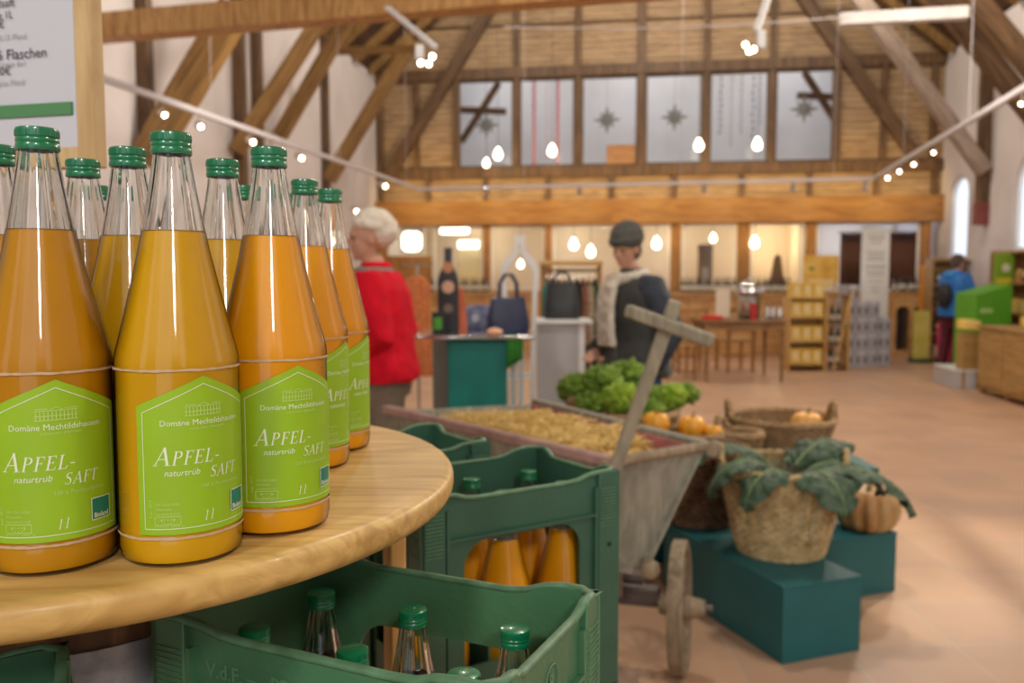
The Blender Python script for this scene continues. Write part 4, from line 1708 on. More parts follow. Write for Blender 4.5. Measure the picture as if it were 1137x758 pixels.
def leafy_head(label, c, r, m, seed, group='curly kale heads in the wide basket'):
    rnd = random.Random(seed)
    mb = MB()
    seg, rings = 72, 44
    vs, fs = [], []
    off = Vector((seed * 3.7, seed, -seed * 2.1))
    for i in range(rings + 1):
        th_ = PI * i / rings
        for k in range(seg):
            an = 2 * PI * k / seg
            d = Vector((math.sin(th_) * math.cos(an), math.sin(th_) * math.sin(an), -math.cos(th_)))
            n1 = noise.noise(d * 2.6 + off)
            n2 = abs(noise.noise(d * 7.5 + off))
            n3 = abs(noise.noise(d * 17 + off))
            rr_ = r * (.82 + .30 * n1 + .42 * n2 + .38 * n3)
            vs.append((d.x * rr_ * 1.12, d.y * rr_ * 1.12, d.z * rr_ * .85))
    for i in range(rings):
        for k in range(seg):
            l = (k + 1) % seg
            fs.append((i * seg + k, i * seg + l, (i + 1) * seg + l, (i + 1) * seg + k))
    o = mb.add(vs, fs).build('curly_kale', m, smooth=35)
    o.location = c
    tag(o, label, 'kale', group)
    return o


kc = [(640, 432, .085, 0, 'curly kale head at the left end of the wide basket', 4.54), (668, 424, .092, 0, 'curly kale head second from the left in the wide basket', 4.50),
      (696, 416, .085, 0, 'topmost curly kale head against the dark coat', 4.66), (688, 442, .085, 1, 'yellowish curly kale head at the front left of the wide basket', 4.36),
      (716, 440, .078, 0, 'curly kale head in the middle behind the cart handle', 4.50), (745, 440, .072, 1, 'bright green curly kale head right of the cart handle', 4.50),
      (762, 437, .058, 0, 'small curly kale head at the right end of the wide basket', 4.58), (655, 448, .070, 0, 'curly kale head at the front left rim behind the straw', 4.38),
      (722, 456, .062, 0, 'lowest curly kale head at the front rim of the wide basket', 4.36)]
for i, (px, py, r, k, lab, Y) in enumerate(kc):
    p = at(px, py, Y - .05)
    leafy_head(lab, p, r, M_CURLY2 if k else M_CURLY, i + 2)
# ------------------------------------------------------------------ people
M_SKIN = mat('skin', (.56, .30, .20), .55, var=.06, scale=12, sss=.1)


def ring(c, rx, ry, n=20, tilt=0.0, ax=0.0, p=2.3):
    out = []
    for k in range(n):
        a_ = 2 * PI * k / n
        ca, sa = math.cos(a_), math.sin(a_)
        x = math.copysign(abs(ca) ** (2 / p), ca) * rx
        y = math.copysign(abs(sa) ** (2 / p), sa) * ry
        v = Vector((x, y, y * math.tan(tilt)))
        v.rotate(Matrix.Rotation(ax, 3, 'Z'))
        out.append(Vector(c) + v)
    return out


def fuse(o, size, smooth=3, disp=None):
    md = o.modifiers.new('fuse', 'REMESH')
    md.mode = 'VOXEL'
    md.voxel_size = size
    md.use_smooth_shade = True
    if smooth:
        s_ = o.modifiers.new('soften', 'SMOOTH')
        s_.factor = .5
        s_.iterations = smooth
    if disp:
        tx = bpy.data.textures.new('cloth_folds', 'CLOUDS')
        tx.noise_scale = disp[1]
        d = o.modifiers.new('folds', 'DISPLACE')
        d.texture = tx
        d.strength = disp[0]
        d.mid_level = .5
        d.texture_coords = 'LOCAL'
    return o


def hand(mb, wrist, dirv, palmn, s=1.0, curl=.5):
    """palm, four unequal bent fingers and a thumb leaving the side of the palm"""
    d = Vector(dirv).normalized()
    n = Vector(palmn).normalized()
    side = d.cross(n).normalized()
    n = side.cross(d).normalized()
    w = Vector(wrist)
    pc = w + d * .045 * s
    R = Matrix((side, d, n)).transposed().to_4x4()
    mb.ball(pc, (.038 * s, .050 * s, .016 * s), 14, 10, rot=R)
    for k, L in enumerate((.070, .078, .072, .056)):
        off = side * ((k - 1.5) * .0195 * s)
        p0 = w + d * .078 * s + off
        c1, c2 = curl * .5, curl * 1.3
        p1 = p0 + (d * math.cos(c1) + n * math.sin(c1)) * L * .45 * s
        p2 = p1 + (d * math.cos(c2) + n * math.sin(c2)) * L * .32 * s
        p3 = p2 + (d * math.cos(c2 + curl) + n * math.sin(c2 + curl)) * L * .25 * s
        mb.tube([p0 - d * .02 * s, p0, p1, p2, p3], [.009 * s, .009 * s, .0085 * s, .0078 * s, .006 * s], 8)
    q0 = w + d * .025 * s - side * .026 * s
    q1 = q0 + (d * .6 - side * .7 + n * .3).normalized() * .035 * s
    q2 = q1 + (d * .9 - side * .2 + n * .4).normalized() * .032 * s
    q3 = q2 + (d + n * .5).normalized() * .022 * s
    mb.tube([q0, q1, q2, q3], [.013 * s, .011 * s, .0095 * s, .007 * s], 8)


def person(label, loc, rz, H, skin=M_SKIN, lean=0.0, turn=0.0, nod=0.0, arms=None, legs=None, wide=1.0):
    """figure facing local -y; returns the thing and its joints (local)"""
    s = H / 1.68
    t = thing('person', label, 'person', loc, rz)
    J = {}
    ln = lambda z: -math.sin(lean) * max(0, z - .92 * s)           # forward shift by height
    P = lambda x, y, z: Vector((x * s, y * s + ln(z * s), z * s))
    b = MB()
    torso = [(.90, .150, .105, .0), (1.0, .135, .095, .0), (1.10, .130, .095, -.005), (1.22, .150, .105, -.005), (1.32, .165, .105, .0), (1.39, .140, .085, .01), (1.43, .075, .065, .015)]
    b.loft([ring(P(0, y, z), rx * s * wide, ry * s) for z, rx, ry, y in torso])
    nk0, nk1 = P(0, .015, 1.40), P(0, -.01 - .03 * nod, 1.50)
    b.tube([nk0, nk1], [.058 * s, .052 * s], 14)
    hc = P(0, -.025 - .05 * nod, 1.59)
    HR = Matrix.Translation(hc) @ Matrix.Rotation(turn, 4, 'Z') @ Matrix.Rotation(nod, 4, 'X')
    hp = lambda x, y, z: HR @ Vector((x * s, y * s, z * s))
    hrot = (Matrix.Rotation(turn, 4, 'Z') @ Matrix.Rotation(nod, 4, 'X'))
    b.ball(hp(0, .012, .03), (.074 * s, .092 * s, .090 * s), 24, 16, rot=hrot)
    b.ball(hp(0, -.018, -.035), (.058 * s, .068 * s, .072 * s), 20, 14, rot=hrot)
    b.ball(hp(0, -.062, -.082), (.024 * s, .020 * s, .020 * s), 12, 8, rot=hrot)       # chin
    b.tube([hp(0, -.078, .022), hp(0, -.098, -.012), hp(0, -.084, -.026)], [.009 * s, .015 * s, .012 * s], 8)   # nose
    b.tube([hp(-.045, -.070, .030), hp(0, -.084, .034), hp(.045, -.070, .030)], [.008 * s, .010 * s, .008 * s], 8)   # brow
    b.tube([hp(-.022, -.077, -.050), hp(0, -.085, -.049), hp(.022, -.077, -.050)], [.006 * s, .009 * s, .006 * s], 8)  # lips
    for q in (-1, 1):
        b.ball(hp(.040 * q, -.060, -.015), (.018 * s, .016 * s, .018 * s), 10, 8, rot=hrot)
        b.ball(hp(.076 * q, .012, -.005), (.009 * s, .019 * s, .030 * s), 10, 8, rot=hrot)
    b.loft([ring(P(0, 0, .98), .14 * s * wide, .10 * s), ring(P(0, 0, .90), .165 * s * wide, .115 * s), ring(P(0, 0, .80), .155 * s * wide, .105 * s)])
    legs = legs or {-1: ((-.10, 0, .46), (-.10, .02, .09)), 1: ((.10, 0, .46), (.10, .02, .09))}
    arms = arms or {-1: ((-.24, .03, 1.12), (-.25, -.08, .90)), 1: ((.24, .03, 1.12), (.25, -.08, .90))}
    for q in (-1, 1):
        hip = P(.085 * q, 0, .88)
        kn, an = Vector(legs[q][0]) * s, Vector(legs[q][1]) * s
        b.tube([hip, hip.lerp(kn, .5), kn, kn.lerp(an, .35), an, an - Vector((0, 0, .05 * s))], [.088 * s, .075 * s, .056 * s, .056 * s, .040 * s, .042 * s], 14)
        b.ball(an + Vector((0, -.06 * s, -.055 * s)), (.042 * s, .105 * s, .032 * s), 12, 8)
        sh = P(.172 * q * wide, .005, 1.355)
        el = Vector(arms[q][0]) * s
        wr = Vector(arms[q][1]) * s
        el.y += ln(el.z)
        wr.y += ln(wr.z)
        b.tube([P(.10 * q, .01, 1.37), sh, sh.lerp(el, .5), el, el.lerp(wr, .4), wr], [.05 * s, .054 * s, .046 * s, .038 * s, .036 * s, .027 * s], 12)
        J['sh%d' % q], J['el%d' % q], J['wr%d' % q] = sh, el, wr
        J['hip%d' % q], J['kn%d' % q], J['an%d' % q] = hip, kn, an
        dv = (wr - el)
        hand(b, wr, dv, Vector((-q * .6, -.8, 0)) if abs(dv.normalized().y) < .8 else (0, 0, -1), s)
    fuse(b.build('body', skin, t), .0075, 2)
    # eyes
    for q in (-1, 1):
        e = MB().ball(hp(.031 * q, -.0735, .012), (.0125 * s, .008 * s, .007 * s), 10, 8, rot=hrot)
        e.build('eye', mat('eye_dark', (.03, .02, .015), .3), t)
    J.update(P=P, s=s, t=t, hp=hp, hrot=hrot, ln=ln, wide=wide)
    return J


def sleeve(mb, J, q, k=1.0, cuff=1.0):
    s = J['s']
    sh, el, wr = J['sh%d' % q], J['el%d' % q], J['wr%d' % q]
    w = el.lerp(wr, cuff)
    mb.tube([J['P'](.08 * q, .01, 1.36), sh + Vector((0, 0, .005)), sh.lerp(el, .5), el, el.lerp(w, .5), w], [.07 * s * k, .080 * s * k, .074 * s * k, .066 * s * k, .060 * s * k, .052 * s * k], 16)


def coat(J, m, hem=.72, flare=1.25, k=1.0, name='jacket', collar=True, disp=(.016, .09), sleeves=(-1, 1), sleeve_mat=None):
    P, s = J['P'], J['s']
    W_ = J['wide']
    mb = MB()
    z0 = hem
    prof = [(z0, .165 * flare, .125 * flare), (z0 + .04, .166 * flare, .126 * flare), ((z0 + 1.0) / 2, .172 * (flare + 1) / 2 * 1.03, .132 * (flare + 1) / 2), (1.02, .168, .132), (1.12, .172, .136), (1.24, .184, .140),
            (1.33, .190, .132), (1.39, .155, .108), (1.43, .095, .085)]
    mb.loft([ring(P(0, .0, z), rx * s * k * W_, ry * s * k, 28) for z, rx, ry in prof])
    for q in sleeves:
        sleeve(mb, J, q, k)
    if collar:
        mb.loft([ring(P(0, .01, 1.40), .090 * s, .085 * s, 24), ring(P(0, .005, 1.47), .078 * s, .078 * s, 24), ring(P(0, .005, 1.475), .070 * s, .070 * s, 24)])
    o = fuse(mb.build(name, m, J['t']), .010, 4, disp)
    return o


def trousers(J, m, k=1.0, disp=(.014, .08)):
    P, s = J['P'], J['s']
    mb = MB()
    W_ = J['wide']
    mb.loft([ring(P(0, 0, .98), .158 * s * W_, .118 * s), ring(P(0, 0, .88), .178 * s * W_, .128 * s), ring(P(0, 0, .78), .170 * s * W_, .118 * s)])
    for q in (-1, 1):
        h, kn, an = J['hip%d' % q], J['kn%d' % q], J['an%d' % q]
        a2 = an - Vector((0, 0, .025 * s))
        mb.tube([h, h.lerp(kn, .5), kn, kn.lerp(a2, .5), a2], [.100 * s * k, .092 * s * k, .076 * s * k, .072 * s * k, .068 * s * k], 18)
    return fuse(mb.build('trousers', m, J['t']), .010, 3, disp)


def shoes(J, m):
    s = J['s']
    for q in (-1, 1):
        an = J['an%d' % q]
        z = an.z
        c = Vector((an.x, an.y, 0))
        mb = MB()
        mb.loft([[c + Vector((x * .052 * s * w, (y * .14 - .055) * s, zz)) for x, y in [(math.cos(2 * PI * i / 20), math.sin(2 * PI * i / 20)) for i in range(20)]] for zz, w in ((.0, 1.0), (.022, 1.02), (.045, .95), (.075, .70))])
        mb.tube([c + Vector((0, .015, .05)), an + Vector((0, 0, .02 * s))], [.052 * s, .048 * s], 14)
        mb.build('shoe', m, J['t'])


# red jacket, cream knitted hat, walking to the left
px = at(428, 330, 4.30)
J = person('person in a red jacket, cream knitted hat and khaki trousers, seen from the side', (px.x, px.y, 0), math.radians(-98), 1.625, lean=.10, nod=.08, turn=.42,
           arms={-1: ((-.23, .06, 1.12), (-.22, -.16, 1.00)), 1: ((.24, .06, 1.10), (.20, -.16, 1.02))},
           legs={-1: ((-.10, -.06, .47), (-.10, -.04, .09)), 1: ((.10, .05, .47), (.10, .12, .09))}, wide=1.12)
M_RED = mat('red_fleece', (.66, .006, .022), .85, var=.15, scale=14, spec=.2)
coat(J, M_RED, hem=.865, flare=1.14, k=1.16)
trousers(J, mat('khaki_cloth', (.20, .16, .11), .8, var=.12, scale=18))
shoes(J, mat('brown_shoe_leather', (.07, .045, .03), .5))
hp, s = J['hp'], J['s']
M_KNIT = mat('cream_knit', (.68, .60, .48), .9, color2=(.86, .79, .68), scale=30, bump=.5, bscale=90)
hat = MB()
hat.ball(hp(0, .050, .085), (.094 * s, .112 * s, .080 * s), 28, 18, rot=J['hrot'] @ Matrix.Rotation(-.30, 4, 'X'))
hat.ball(hp(0, .085, .045), (.088 * s, .085 * s, .088 * s), 20, 12, rot=J['hrot'])
hat.lathe([(.078 * s, -.014 * s), (.098 * s, -.010 * s), (.102 * s, .012 * s), (.096 * s, .030 * s), (.06 * s, .034 * s), (.06 * s, -.014 * s)], 28, M=Matrix.Translation(hp(0, .022, .058)) @ J['hrot'] @ Matrix.Rotation(-.30, 4, 'X'), closed=True)
fuse(hat.build('knitted_hat', M_KNIT, J['t']), .006, 4, (.010, .03))
sc_ = MB()
sc_.tube([J['P'](.0 + .09 * math.cos(a_), -.01 + .085 * math.sin(a_), 1.425) for a_ in [2 * PI * k / 16 for k in range(16)]], .026 * s, 10, closed=True)
fuse(sc_.build('scarf', mat('grey_green_scarf', (.20, .24, .21), .9, var=.2, scale=30), J['t']), .008, 2, (.012, .04))

# woman with grey beanie, pale scarf and dark jacket
px = at(708, 330, 5.18)
J = person('person in a grey beanie, pale scarf and dark jacket looking down behind the handcart', (px.x, px.y, 0), math.radians(-64), 1.60, lean=.08, nod=.26, turn=.36,
           arms={-1: ((-.23, -.02, 1.08), (-.17, -.20, .95)), 1: ((.26, .10, 1.08), (.24, -.04, .88))}, wide=1.04)
M_DARK = mat('charcoal_jacket_cloth', (.035, .036, .033), .75, var=.25, scale=10, sheen=.2)
coat(J, M_DARK, hem=.80, flare=1.28, k=1.18, sleeves=(-1,))
mb = MB()
sleeve(mb, J, 1, 1.22)
M_SLATE = mat('slate_blue_cloth', (.030, .038, .055), .75, var=.2, scale=12)
fuse(mb.build('sleeve', M_SLATE, J['t']), .010, 4, (.014, .08))
trousers(J, mat('blue_denim', (.045, .10, .22), .8, var=.2, scale=20), k=1.1)
shoes(J, mat('black_shoe_leather', (.02, .02, .02), .4))
hp, s = J['hp'], J['s']
M_BEANIE = mat('grey_beanie_knit', (.085, .085, .075), .9, var=.2, scale=40, bump=.4, bscale=90)
hat = MB()
hat.ball(hp(0, .030, .078), (.102 * s, .120 * s, .104 * s), 28, 18, rot=J['hrot'])
fuse(hat.lathe([(.070 * s, -.022 * s), (.098 * s, -.020 * s), (.105 * s, .016 * s), (.098 * s, .026 * s), (.06 * s, .02 * s)], 28, M=Matrix.Translation(hp(0, .014, .058)) @ J['hrot'] @ Matrix.Scale(1.14, 4, (0, 1, 0)), closed=True)
     .build('beanie', M_BEANIE, J['t']), .006, 3)
M_SCARF = mat('pale_scarf_wool', (.50, .44, .35), .9, color2=(.72, .66, .56), scale=24, bump=.3, bscale=60)
sc_ = MB()
sc_.tube([J['P'](.095 * math.cos(a_), -.02 + .095 * math.sin(a_), 1.42 + .02 * math.sin(a_)) for a_ in [2 * PI * k / 20 for k in range(20)]], .042 * s, 10, closed=True)
sc_.loft([ring(J['P'](x_, y_, z_), rx_ * s, ry_ * s, 20, p=3) for x_, y_, z_, rx_, ry_ in [(.02, -.13, 1.44, .07, .04), (.0, -.18, 1.36, .085, .032), (-.01, -.205, 1.27, .088, .028), (-.015, -.215, 1.14, .09, .028), (-.015, -.215, .99, .092, .026)]])
fuse(sc_.build('scarf', M_SCARF, J['t']), .008, 3, (.022, .06))
MB().ball(hp(0, .045, -.005), (.078 * s, .070 * s, .080 * s), 16, 10, rot=J['hrot']).build('hair', mat('greying_hair', (.12, .10, .085), .7), J['t'])
zp = MB()
zp.tube([J['P'](.02, -.162 - .002, .75), J['P'](.02, -.170, 1.0), J['P'](.015, -.175, 1.2), J['P'](.01, -.16, 1.36)], .006, 6)
zp.build('zip', mat('zip_metal', (.25, .25, .24), .4, metal=.7), J['t'])
mb = MB()
for z in (.86,):
    mb.tube([J['P'](-.195 + .13 * k / 5, -.125 - .035 * math.sin(PI * k / 10 + .3), z + .01 * k) for k in range(6)], .014, 6)
mb.build('pocket_flap', M_DARK, J['t'])

# far person with a blue jacket and a backpack, seen from behind
px = on(1056, 408, 0)
J = person('far person in a blue hooded jacket and dark red trousers with a small backpack', (px.x, px.y, 0), math.radians(110), 1.66, lean=.05, nod=.2,
           arms={-1: ((-.25, -.06, 1.13), (-.16, -.26, 1.08)), 1: ((.25, -.04, 1.13), (.16, -.26, 1.10))}, legs={-1: ((-.10, -.02, .46), (-.10, .04, .09)), 1: ((.10, .02, .46), (.10, .10, .09))}, wide=1.1)
coat(J, mat('blue_jacket_cloth', (.02, .17, .55), .55, var=.2, scale=10), hem=.78, flare=1.15, k=1.15)
trousers(J, mat('dark_red_cloth', (.11, .012, .025), .8, var=.2, scale=18))
shoes(J, mat('dark_red_shoe', (.06, .015, .02), .5))
s = J['s']
hd_ = MB().ball(J['P'](0, .11, 1.40), (.11 * s, .075 * s, .075 * s), 20, 12)
fuse(hd_.build('hood', mat('blue_hood', (.03, .24, .62), .55), J['t']), .008, 3, (.01, .05))
bp_ = MB().ball(J['P'](0, .20, 1.10), (.125 * s, .085 * s, .19 * s), 20, 14)
fuse(bp_.build('backpack', mat('black_pack_cloth', (.02, .02, .022), .6), J['t']), .008, 3, (.014, .06))
MB().tube([J['P'](.10, .12, 1.25), J['P'](.13, .0, 1.40), J['P'](.12, -.13, 1.30)], .016 * s, 8).tube([J['P'](-.10, .12, 1.25), J['P'](-.13, .0, 1.40), J['P'](-.12, -.13, 1.30)], .016 * s, 8).build('strap', mat('black_pack_cloth', (.02, .02, .022), .6), J['t'])
fuse(MB().ball(J['hp'](0, .025, .035), (.088 * s, .102 * s, .098 * s), 20, 14).ball(J['hp'](0, .06, -.03), (.075 * s, .06 * s, .07 * s), 16, 10).build('hair', mat('brown_hair', (.09, .055, .045), .7, var=.3, scale=40), J['t']), .007, 2, (.008, .03))
# ------------------------------------------------------------------ shop furniture in the middle distance
M_GREYPAINT = mat('pale_grey_paint', (.46, .45, .47), .6, var=.04, scale=4)
M_TEALP = mat('bright_teal_panel', (.004, .24, .20), .5, var=.05, scale=4)
M_DKTEAL = mat('dark_grey_panel', (.05, .085, .08), .55)
M_STEEL = mat('polished_steel', (.62, .62, .62), .18, metal=1.0)
M_CLOTH_G = mat('green_cloth', (.03, .20, .02), .85, var=.2, scale=12)
M_FURN = wood('chair_wood', (.30, .14, .04), (.50, .27, .09), 2.5, 'Z')
M_FURN_D = wood('dark_table_wood', (.16, .08, .03), (.32, .18, .075), 2.5, 'X')
M_SHELFW = wood('honey_shelf_wood', (.55, .32, .10), (.74, .50, .20), 2, 'X')
M_BLACKISH = mat('black_plastic', (.018, .018, .02), .35)


def rot_of(deg):
    return math.radians(deg)


# counter desk with steel top
a0, a1 = at(474, 372, 5.15), at(563, 372, 5.15)
t = thing('display_counter', 'teal and grey display counter with a thin steel-edged top and green cloth', 'counter', (a0.x, 5.15, 0))
cw = a1.x - a0.x
zt2 = 1.005
split = at(497, 372, 5.15).x - a0.x
MB().hexa([(0, .36, 0), (split, 0, 0), (split, .5, 0), (0, .5, 0), (0, .36, zt2 - .03), (split, 0, zt2 - .03), (split, .5, zt2 - .03), (0, .5, zt2 - .03)]).build('side_panel', M_DKTEAL, t, bevel=.003)
MB().box(((split + cw) / 2 + .001, .25, (zt2 - .03) / 2), (cw - split - .002, .5, zt2 - .03)).build('front_panel', M_TEALP, t, bevel=.003)
tw0, tw1 = at(456, 370, 5.1).x - a0.x, at(594, 368, 5.1).x - a0.x
MB().box(((tw0 + tw1) / 2, .25, zt2 - .009), (tw1 - tw0, .70, .024)).build('top', M_STEEL, t, bevel=.008, segs=3)
cl = MB()
cx0, cx1 = at(563, 372, 5.0).x - a0.x, at(577, 372, 5.0).x - a0.x
n = 10
vs = []
for i in range(n + 1):
    for j in range(7):
        x = cx0 + .0 + (cx1 - cx0 + .02) * i / n
        vs.append((x, -.095 + .012 * math.sin(i * 1.9) * j / 6, zt2 + .005 - (.20 - .06 * i / n) * j / 6))
cl.add(vs, [(i * 7 + j, i * 7 + j + 1, (i + 1) * 7 + j + 1, (i + 1) * 7 + j) for i in range(n) for j in range(6)])
co = cl.build('cloth', M_CLOTH_G, t)
md = co.modifiers.new('t', 'SOLIDIFY')
md.thickness = .004
for x in (tw1 - .08, tw1 - .13):
    MB().box((x, .30, (zt2 - .03) / 2), (.035, .035, zt2 - .03)).build('leg', M_WHITE, t)
ZT2 = zt2 + .003

# things on the counter
def bottle_outline(cx, z0, w, h, nw, closed=True):
    pts = [(-w / 2, 0), (-w / 2, h * .60), (-w * .42, h * .68), (-nw / 2, h * .82), (-nw / 2, h), (nw / 2, h), (nw / 2, h * .82), (w * .42, h * .68), (w / 2, h * .60), (w / 2, 0)]
    return [(cx + x, z0 + z) for x, z in pts]


p0 = at(498, 360, 5.45)
hgt = at(498, 275, 5.45).z - ZT2
t = thing('bottle_display', 'tall dark bottle-shaped display standing on the steel counter top', 'display', (p0.x, 5.45, ZT2))
wd = .135
out = bottle_outline(0, 0, wd, hgt, .05)
MB().prism([out], .03, Matrix.Translation((0, .015, 0)) @ EY).build('silhouette', M_BLACKISH, t, bevel=.004)
for zc, r, m_ in [(.36, .034, mat('copper_print', (.55, .22, .10), .5)), (.25, .040, mat('pale_copper_print', (.70, .42, .28), .5)), (.13, .030, mat('brown_print', (.20, .13, .08), .5))]:
    MB().lathe([(0, 0), (r, 0), (r, .002), (0, .002)], 24, M=Matrix.Translation((0, -.0150, zc * hgt / .47)) @ EY).build('print', m_, t)
p0 = at(487, 362, 5.30)
t = thing('tea_box', 'small dark box with a green label standing left of the bottle-shaped display', 'box', (p0.x, 5.28, ZT2))
MB().box((0, 0, .065), (.075, .05, .13)).build('carton', M_BLACKISH, t, bevel=.003)
MB().box((0, -.0255, .06), (.05, .002, .075)).build('label', mat('fresh_green_label', (.10, .42, .05), .5), t)
t = thing('leaflet_stand', 'orange-red leaflet leaning beside the bottle-shaped display', 'leaflet', (at(509, 360, 5.5).x + .01, 5.56, ZT2))
MB().hexa([(-.045, 0, 0), (.045, 0, 0), (.045, .01, 0), (-.045, .01, 0), (-.04, .06, .27), (.02, .06, .27), (.02, .07, .27), (-.04, .07, .27)]).build('leaflet', mat('orange_red_paper', (.75, .16, .06), .5, var=.15, scale=10), t)
MB().box((0, .085, .04), (.07, .03, .08)).build('stand', M_BLACKISH, t)
M_NAVY = mat('navy_leather', (.028, .036, .085), .5, var=.3, scale=8)
M_BLKL = mat('black_leather', (.022, .024, .026), .45, var=.3, scale=8)
M_BLUEP = mat('blue_patterned_cloth', (.045, .06, .22), .7, color2=(.28, .30, .40), scale=18)


def handbag(name, label, c, w, h, d, m, rz=0, hr=.13):
    t = thing(name, label, 'handbag', c, rz, 'leather handbags on show')
    b = MB()
    b.loft([ring((0, 0, z * h), w / 2 * k, d / 2 * e, 24, p=3) for z, k, e in ((0, .94, 1), (.05, 1.0, 1.05), (.4, .98, .95), (.8, .86, .55), (1.0, .80, .28))])
    b.build('body', m, t)
    for s_ in (-1, 1):
        MB().tube([(-w * .22, s_ * d * .12, h * .8), (-w * .20, s_ * d * .14, h + hr * .6), (-w * .08, s_ * d * .14, h + hr), (w * .08, s_ * d * .14, h + hr), (w * .20, s_ * d * .14, h + hr * .6), (w * .22, s_ * d * .12, h * .8)], .010, 8).build('strap', m, t)
    MB().tube([(-w * .40, 0, h * .985), (w * .40, 0, h * .985)], .006, 6).build('zip', M_STEEL, t)
    return t


p0 = at(567, 360, 5.35)
handbag('handbag', 'navy leather handbag with two high straps on the steel counter top', (p0.x - .015, 5.38, ZT2), .27, .22, .11, M_NAVY, .25, .14)
p0 = at(533, 362, 5.6)
t = thing('folded_cloth_bag', 'dark blue patterned cloth bag lying beside the navy handbag', 'bag', (p0.x, 5.66, ZT2 - .055 + .055))
b = MB().loft([ring((0, 0, z), .14 * k, .07 * k, 24, p=3) for z, k in ((0, .95), (.02, 1), (.09, .97), (.14, .8), (.16, .5))])
b.build('bag', M_BLUEP, t)
MB().lathe([(0, 0), (.026, 0), (.026, .003), (0, .003)], 20, M=Matrix.Translation((-.03, -.066, .075)) @ EY).build('badge', mat('pale_badge', (.55, .55, .62), .5), t)
p0 = at(549, 359, 5.0)
t = thing('peach_paper_bag', 'small peach-coloured lump of wrapped paper at the front edge of the counter', 'package', (p0.x, 5.02, ZT2))
MB().ball((0, 0, .022), (.05, .035, .026), 18, 10).build('wrap', mat('peach_paper', (.85, .50, .33), .6), t)

# big white bottle-shaped frame
Yf = 6.0
pL, pR = at(556, 300, Yf), at(598, 300, Yf)
zt3 = at(577, 258, Yf).z
t = thing('bottle_shaped_frame', 'large white frame in the outline of a bottle standing behind the counter', 'display frame', ((pL.x + pR.x) / 2, Yf, 0))
w = (pR.x - pL.x)
h = zt3
pts = [(-w * .42, 0), (-w * .46, h - .46), (-w * .50, h - .27), (-w * .42, h - .20), (-w * .14, h - .12), (-w * .14, h - .02), (w * .14, h - .02), (w * .14, h - .12), (w * .42, h - .20), (w * .50, h - .27), (w * .46, h - .46), (w * .38, 0)]
fr = MB()
inn = []
k_ = .035
outp = pts
innp = [(-w * .42 + k_, .05), (-w * .46 + k_, h - .46), (-w * .50 + k_, h - .285), (-w * .40 + k_, h - .235), (-w * .14 + k_ * .9, h - .145), (-w * .14 + k_ * .9, h - .02 - k_ * 1.6),
        (w * .14 - k_ * .9, h - .02 - k_ * 1.6), (w * .14 - k_ * .9, h - .145), (w * .40 - k_, h - .235), (w * .50 - k_, h - .285), (w * .46 - k_, h - .46), (w * .38 - k_, .05)]
fr.prism([outp, innp], .03, Matrix.Translation((0, .015, 0)) @ EY)
fr.build('outline', M_WHITE, t, bevel=.003)
MB().box((0, 0, .012), (w, .30, .024)).build('foot', M_WHITE, t)
MB().box((0, .01, .66), (w * .8, .02, .03)).build('crossbar', M_WHITE, t)

# pale pedestal with the black handbag
Yp = 6.3
pL, pR = at(597, 400, Yp), at(649, 400, Yp)
zp_ = at(620, 355, Yp).z
t = thing('pedestal', 'pale grey square pedestal with a thin white top', 'pedestal', ((pL.x + pR.x) / 2, Yp + .15, 0))
pw = pR.x - pL.x
MB().box((0, 0, (zp_ - .03) / 2), (pw, .30, zp_ - .03)).build('column', M_GREYPAINT, t, bevel=.003)
MB().box((pw / 2 - .02, -.152, (zp_ - .03) / 2), (.045, .008, zp_ - .035)).build('corner_strip', M_WHITE, t)
MB().box((.01, 0, zp_ - .014), (pw + .09, .40, .028)).build('top', M_WHITE, t, bevel=.004)
p0 = at(624, 355, Yp + .12)
handbag('handbag', 'black leather handbag with pale straps on the grey pedestal', (p0.x, Yp + .14, zp_), .27, .27, .13, M_BLKL, -.1, .08)

# clothes rail
Yr = 7.2
pL, pR = at(600, 292, Yr), at(668, 292, Yr)
zr_ = pL.z
t = thing('clothes_rack', 'wooden clothes rack with a pale top rail behind the pedestal', 'clothes rack', ((pL.x + pR.x) / 2, Yr, 0))
rw = pR.x - pL.x
MB().box((0, 0, zr_), (rw, .30, .035)).build('top_shelf', M_SHELFW, t, bevel=.004)
MB().tube([(-rw / 2 + .03, 0, zr_ - .06), (rw / 2 - .03, 0, zr_ - .06)], .010, 8).build('rail', M_STEEL, t)
for q in (-1, 1):
    MB().bar((q * (rw / 2 - .02), 0, .03), (q * (rw / 2 - .02), 0, zr_ - .02), .035, .035).build('upright', M_FURN, t)
    MB().box((q * (rw / 2 - .02), 0, .02), (.05, .42, .04)).build('foot', M_FURN, t)


